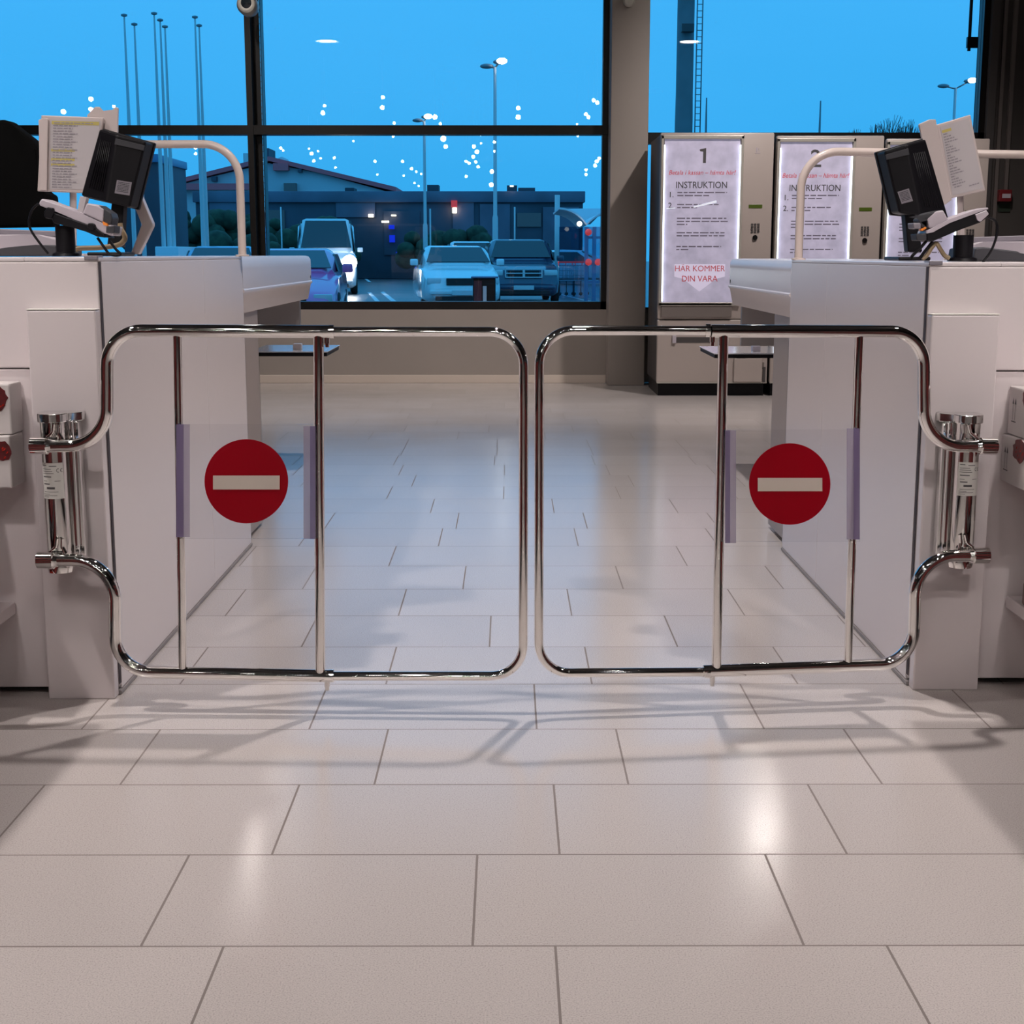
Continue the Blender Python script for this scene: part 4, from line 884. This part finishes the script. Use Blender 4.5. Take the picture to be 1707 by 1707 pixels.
car(488, 25.5, R(4), 4.4, 1.74, 1.36, 'car_purple', 'purple car close outside, half behind the left counter end')
car(786, 50, R(4), 4.5, 1.85, 1.70, 'car_white', 'pale car parked behind the white saloon', hood=(.85, 1.02), ws=(1.1, 1.8), rear=(3.9, 4.4), trunk=1.05)
car(372, 33, R(8), 4.5, 1.80, 1.44, 'car_roof_blue', 'blue car whose roof shows above the left counter by the flagpoles')
car(960, 62, R(80), 4.4, 1.75, 1.45, 'car_white', 'pale car parked sideways beyond the dark SUV')

# flagpoles on plinths
for i, (px, py, nm) in enumerate(((207, 28, 'leftmost of the seven white flagpoles'), (224, 43, 'second white flagpole from the left'), (257, 25, 'tallest white flagpole of the trio on the plinth'), (267, 36, 'middle white flagpole of the trio on the plinth'), (275, 47, 'shortest white flagpole of the trio on the plinth'), (325, 31, 'taller white flagpole of the pair nearest the mullion'), (332, 45, 'shorter white flagpole of the pair nearest the mullion'))):
    Y = 40 + i * 0.5; a = P(px, py, Y); t = thing('flagpole', (a.x, Y, gz), nm, 'flagpole', 'white flagpoles outside')
    MB().tube([(a.x, Y, P(270, 411, 39.8).z + .004 if i in (2, 3, 4) else gz), (a.x, Y, 3.2), (a.x, Y, a.z)], [0.062, 0.058, 0.022], 12).build('pole', 'pole', t)
    MB().lathe((a.x, Y, a.z), [(0.03, 0), (0.085, 0.02), (0.085, 0.06), (0.03, 0.08)], 12).build('finial', 'pole_dark', t)
a, b = P(258, 411, 39.8), P(290, 411, 39.8); tag(MB().box((a.x, 39.8, gz), (b.x + .12, 42.6, a.z), 0.03).build('flagpole_plinth', 'canopy'), 'pale square plinth under the trio of flagpoles', 'plinth')

def street_lamp(px, py, Y, arms, label, r=0.075):
    a = P(px, py, Y); t = thing('street_lamp', (a.x, Y, gz), label, 'street lamp')
    MB().tube([(a.x, Y, gz), (a.x, Y, 2.6), (a.x, Y, 2.7), (a.x, Y, a.z)], [r * 1.5, r * 1.4, r, r * .75], 12).build('pole', 'pole', t)
    for dx, dz, lit in arms:
        h_ = Vector((a.x + dx, Y - 0.1, a.z + dz)); s_ = 1 if dx > 0 else -1
        ar = MB().tube([(a.x, Y, a.z - .05), h_], 0.03, 8).build('arm', 'pole_dark', t)
        hd = MB().ball(h_, 0.26, 0, (1.0, .6, .36)).build('lamp_head', 'pole_dark', t)
        if lit: MB().ball(h_ + Vector((s_ * 0.08, -.12, .02)), 0.22, 0, (.9, .5, .5)).build('lamp_glass', 'street_face', hd)
street_lamp(825, 111, 55, [(0.18, .15, True), (-.30, 0, False)], 'tall lit street lamp seen through the panes left of the pillar')
street_lamp(707, 201, 70, [(0.12, .15, True), (-.3, 0, False)], 'smaller lit street lamp farther off behind the white saloon', 0.08)
street_lamp(1593, 146, 63, [(0.55, .25, True), (-.55, 0.05, False)], 'two-armed street lamp by the right window jamb')
# masts and chimney tower
for px, py, Y, nm in ((1178, 163, 70, 'thin dark mast right of the tower'), (1368, 168, 70, 'thin dark mast above the machine numbered 2')):
    a = P(px, py, Y); tag(MB().tube([(a.x, Y, gz), (a.x, Y, a.z - 1.2), (a.x, Y, a.z)], [0.06, 0.05, 0.03], 8).build('mast', 'pole_dark'), nm, 'mast')
for px, py, Y, nm in ((468, 345, 60, 'thin grey post behind the white van'), (717, 348, 60, 'thin grey post beside the smaller street lamp'), (858, 345, 58, 'thin grey post above the dark SUV'), (929, 325, 52, 'pale post at the end of the long building')):
    a = P(px, py, Y); tag(MB().cyl((a.x, Y, gz), (a.x, Y, a.z), 0.03 if px != 929 else 0.09, 8).build('post', 'pole'), nm, 'post')
a, b = P(1127, 215, 120), P(1157, 215, 120); t = thing('lattice_tower', ((a.x + b.x) / 2, 121, gz), 'tall dark tower with a caged ladder seen right of the pillar', 'tower')
rr = (b.x - a.x) / 2; cx_ = (a.x + b.x) / 2
MB().lathe((cx_, 121, gz), [(rr, 0), (rr, 12), (rr * .95, 14), (rr * .95, 30)], 24).build('shaft', 'tower', t)
mb = MB()
for x in (b.x + .12, b.x + .55):
    mb.cyl((x, 120.5, gz), (x, 120.5, 30), 0.05, 8)
for k in range(60): mb.cyl((b.x + .12, 120.5, .5 + k * .5), (b.x + .55, 120.5, .5 + k * .5), 0.03, 6)
mb.build('caged_ladder', 'tower', t)
c = P(1146, 47, 120); MB().box((c.x - .5, 119.6, c.z - .3), (c.x + .5, 120.3, c.z + .3)).build('junction_box', 'machine_dark', t)

# buildings
t = thing('low_building', (P(640, 424, 75).x, 80, gz), 'long low dark building across the far side of the car park', 'building')
a, b = P(325, 319, 75), P(972, 321, 75); zr = a.z
MB().box((a.x, 75, gz), (b.x, 84, zr), 0.05).build('wall', 'bldg_dark', t)
MB().box((a.x - .1, 74.8, zr - .55), (b.x + .1, 84, zr), 0.03).build('roof_fascia', 'bldg_panel', t)
for x0, y0, x1, y1, m_ in ((350, 335, 395, 425, 'bldg_panel'), (560, 333, 625, 362, 'bldg_panel'), (755, 335, 790, 395, 'bldg_panel'), (640, 352, 700, 425, 'bldg_dark'), (862, 355, 902, 378, 'bldg_brown'), (800, 340, 850, 400, 'bldg_panel'), (905, 345, 965, 420, 'bldg_panel'), (440, 350, 475, 420, 'bldg_brown')):
    boxpx(x0, y0, x1, y1, 74.9, 0.15).build('wall_panel', m_, t)
for x0, y0, x1, y1 in ((712, 308, 731, 321), (845, 309, 862, 321), (864, 313, 892, 321), (575, 313, 590, 320)):
    boxpx(x0, y0, x1, y1, 76, 1.5).build('roof_unit', 'bldg_dark', t)
for x0, y0, x1, y1, m_ in ((614, 357, 622, 362, 'warm_light'), (636, 368, 648, 371, 'warm_light'), (652, 358, 660, 360, 'warm_light'), (752, 334, 762, 345, 'red_light'), (754, 346, 761, 355, 'warm_light'), (648, 375, 657, 382, 'blue_sign'), (649, 392, 658, 404, 'blue_sign'), (850, 309, 856, 311, 'warm_light'), (660, 420, 690, 424, 'blue_sign')):
    boxpx(x0, y0, x1, y1, 74.6, 0.2).build('lit_sign', m_, t)
t = thing('gabled_hall', (P(450, 424, 95).x, 100, gz), 'white gabled hall with red roof edges behind the low building', 'building')
pts = ppx([(286, 312), (330, 300), (448, 272), (530, 288), (655, 322), (655, 455.5), (286, 455.5)], 95)
MB().prism(pts, (0, 14, 0)).build('wall', 'bldg_white', t)
rf = MB()
for (xa, ya, xb, yb_) in ((280, 310, 448, 268), (448, 268, 660, 319)):
    A, B = P(xa, ya, 94.6), P(xb, yb_, 94.6); rf.prism([A, B, B + Vector((0, 0, .28)), A + Vector((0, 0, .28))], (0, 15, 0))
A, B = P(284, 311, 94.3), P(420, 311, 94.3); rf.prism([A - Vector((0, 0, .2)), B - Vector((0, 0, .2)), B + Vector((0, 0, .2)), A + Vector((0, 0, .2))], (0, .4, 0))
rf.build('roof', 'roof_red', t)
for x0, y0, x1, y1, m_ in ((473, 305, 493, 320, 'bldg_brown'), (455, 272, 480, 284, 'roof_red'), (496, 281, 502, 287, 'bldg_dark'), (352, 294, 360, 302, 'bldg_dark')):
    boxpx(x0, y0, x1, y1, 94.4, 1.0).build('dormer', m_, t)
t = thing('storage_tank', (P(464, 300, 110).x, 112, gz), 'pale cylindrical tank above the red-roofed hall by the mullion', 'tank')
a, b = P(448, 258, 110), P(478, 258, 110); rr = (b.x - a.x) / 2; MB().lathe(((a.x + b.x) / 2, 112, gz), [(rr, 0), (rr, a.z - .6), (rr * .7, a.z - .2), (.05, a.z)], 20).build('shell', 'bldg_white', t)
a, b = P(437, 247, 110), P(448, 247, 110); MB().box((a.x, 110, gz), (b.x, 113, a.z)).build('stair_shaft', 'bldg_dark', t)
a, b = P(405, 255, 120), P(414, 255, 120); tag(MB().box((a.x, 120, gz), (b.x, 123, a.z), .05).build('chimney', 'bldg_white'), 'pale chimney just left of the window mullion', 'chimney')
t = thing('dark_block', (P(245, 424, 46).x, 47, gz), 'dark tall block behind the left till monitor', 'building')
a, b = P(200, 257, 46), P(262, 257, 46); MB().box((a.x, 46, gz), (b.x, 50, a.z), .03).build('wall', 'bldg_dark', t); MB().box((a.x - .05, 45.9, a.z - .25), (b.x + .05, 50, a.z), .02).build('parapet', 'blue_steel', t)
for i, (x, Y, w_, h_) in enumerate(((305, 68, 5.5, 3.4), (500, 70, 5.0, 3.2), (740, 72.8, 4.0, 2.6), (395, 66, 3.5, 2.2))):
    c = P(x, 424, Y); rd = random.Random(i); mb = MB()
    for k in range(26): mb.ball((c.x + rd.uniform(-.5, .5) * w_, Y + rd.uniform(-.6, .6), rd.uniform(.3, .85) * h_), rd.uniform(.35, .7), 0, (1, 1, .9), 2)
    mb.cyl((c.x, Y, gz), (c.x, Y, h_ * .6), .1, 8)
    tag(mb.build('bush', 'hedge'), 'dark bush before the far buildings, ' + ('right of the flagpole trio', 'behind the white van', 'left of the tall street lamp', 'beside the window mullion')[i], 'bush')
# bare trees at right
for i, (px, py, sp) in enumerate(((1488, 186, 26), (1515, 196, 20), (1460, 202, 18), (1425, 208, 12))):
    Y = 120 + i * 4; top = P(px, py, Y); rd = random.Random(20 + i); mb = MB()
    mb.tube([(top.x, Y, gz), (top.x, Y, top.z * .55), (top.x, Y, top.z * .85)], [.3, .2, .06], 8); w_ = sp / F * Y
    for k in range(90):
        z0 = top.z * rd.uniform(.5, .8); dx = rd.uniform(-1, 1) * w_; z1 = min(top.z * rd.uniform(.82, 1.0), top.z - abs(dx) / w_ * 1.4)
        mb.tube([(top.x, Y, z0), (top.x + dx * .6, Y + rd.uniform(-1, 1), z0 + (z1 - z0) * .5), (top.x + dx, Y + rd.uniform(-1.5, 1.5), z1)], [.05, .035, .015], 5)
    tag(mb.build('bare_tree', 'bark'), ('tallest bare tree on the skyline above the machines', 'bare tree behind the tilted document holder', 'low bare tree left of the tallest one on the skyline', 'smallest bare tree, farthest left on the skyline')[i], 'tree')
# trolley shelter
t = thing('trolley_shelter', (P(970, 424, 38).x, 40, gz), 'trolley shelter with arched pale canopies beside the pillar', 'shelter')
def arch(xa, ya, xm, ym, xb, yb_, Y, dpt):
    A, Mm, B = P(xa, ya, Y), P(xm, ym, Y), P(xb, yb_, Y); pts = [A * (1 - u) ** 2 + Mm * 2 * u * (1 - u) + B * u * u for u in [k / 12 for k in range(13)]]
    m2 = MB()
    for i in range(12):
        m2.prism([pts[i], pts[i + 1], pts[i + 1] + Vector((0, 0, .05)), pts[i] + Vector((0, 0, .05))], (0, dpt, 0))
    return m2
arch(932, 349, 960, 350, 978, 376, 38, 5).build('canopy', 'canopy', t); arch(978, 376, 1000, 350, 1050, 348, 38, 5).build('canopy', 'canopy', t)
pts = ppx([(932, 348), (1050, 347), (1000, 358), (984, 374), (976, 374), (955, 355)], 43); MB().prism(pts, (0, .1, 0)).build('rear_gable', 'canopy', t)
for x in (978, 991, 1004): a = P(x, 378, 38); MB().box((a.x - .05, 38, gz), (a.x + .05, 38.1, a.z)).build('post', 'blue_steel', t)
for y in (396, 440, 470): a, b = P(978, y, 38), P(1045, y, 38); MB().box((a.x, 38.02, a.z - .03), (b.x, 38.06, a.z + .03)).build('rail', 'blue_steel', t)
a, b = P(932, 378, 42), P(1040, 502, 38); MB().box((a.x, 42, gz), (b.x, 42.02, a.z)).build('glass_wall', 'shelter_glass', t)
for x, y in ((981, 387), (981, 437), (997, 437)): a = P(x, y, 37.95); MB().ball(a, .09).build('reflector', 'red_light', t)
a = P(966, 373, 37.9); MB().ball(a, .07).build('lamp', 'warm_light', t)
for i in range(3):
    a = P(945 + i * 12, 470, 44); t2 = thing('shopping_trolley', (a.x, 44 + i * .3, gz), 'wire shopping trolley in the shelter, ' + ('nearest the dark SUV', 'in the middle of the row', 'nearest the pillar')[i], 'trolley', 'trolleys in the shelter')
    mb = MB(); 
    for k in range(5):
        for zz_ in (.45, .6, .75, .9): mb.cyl((a.x - .25, 44 + i * .3, zz_), (a.x + .25, 44 + i * .3, zz_), .012, 6)
        mb.cyl((a.x - .25 + k * .125, 44 + i * .3, .45), (a.x - .25 + k * .125, 44 + i * .3, .9), .012, 6)
    mb.build('basket', 'pole', t2); MB().cyl((a.x - .28, 44 + i * .3, 1.0), (a.x + .28, 44 + i * .3, 1.0), .025, 8).cyl((a.x - .25, 44 + i * .3, .9), (a.x - .25, 44 + i * .3, 1.0), .012, 6).cyl((a.x + .25, 44 + i * .3, .9), (a.x + .25, 44 + i * .3, 1.0), .012, 6).build('handle', 'red_light', t2)
    mb = MB()
    for s_ in (-.22, .22): mb.cyl((a.x + s_, 44 + i * .3, .1), (a.x + s_, 44 + i * .3, .45), .014, 6).ball((a.x + s_, 44 + i * .3, .05), .065, sub=1)
    mb.build('wheel_frame', 'rubber', t2)
# litter bin right outside
Y = 19; t = thing('litter_bin', (P(806, 470, Y).x, Y + .2, gz), 'dark red litter bin with flat lid just outside the window', 'bin')
a, b = P(788, 464, Y), P(826, 464, Y); MB().box((a.x, Y, gz), (b.x, Y + .36, a.z), .015).build('body', 'black_plastic', t)
a2, b2 = P(785, 461, Y), P(831, 464, Y); MB().box((a2.x, Y - .03, b2.z), (b2.x, Y + .40, a2.z), .008).build('lid', 'blue_steel', t)
MB().box((a.x + .015, Y - .006, 0.1), (P(803, 464, Y).x, Y, a.z - .03)).build('front_panel', 'bin_red', t)
MB().box((P(805, 464, Y).x, Y - .008, 0.1), (P(811, 464, Y).x, Y, a.z - .10)).build('pale_strip', 'canopy', t)
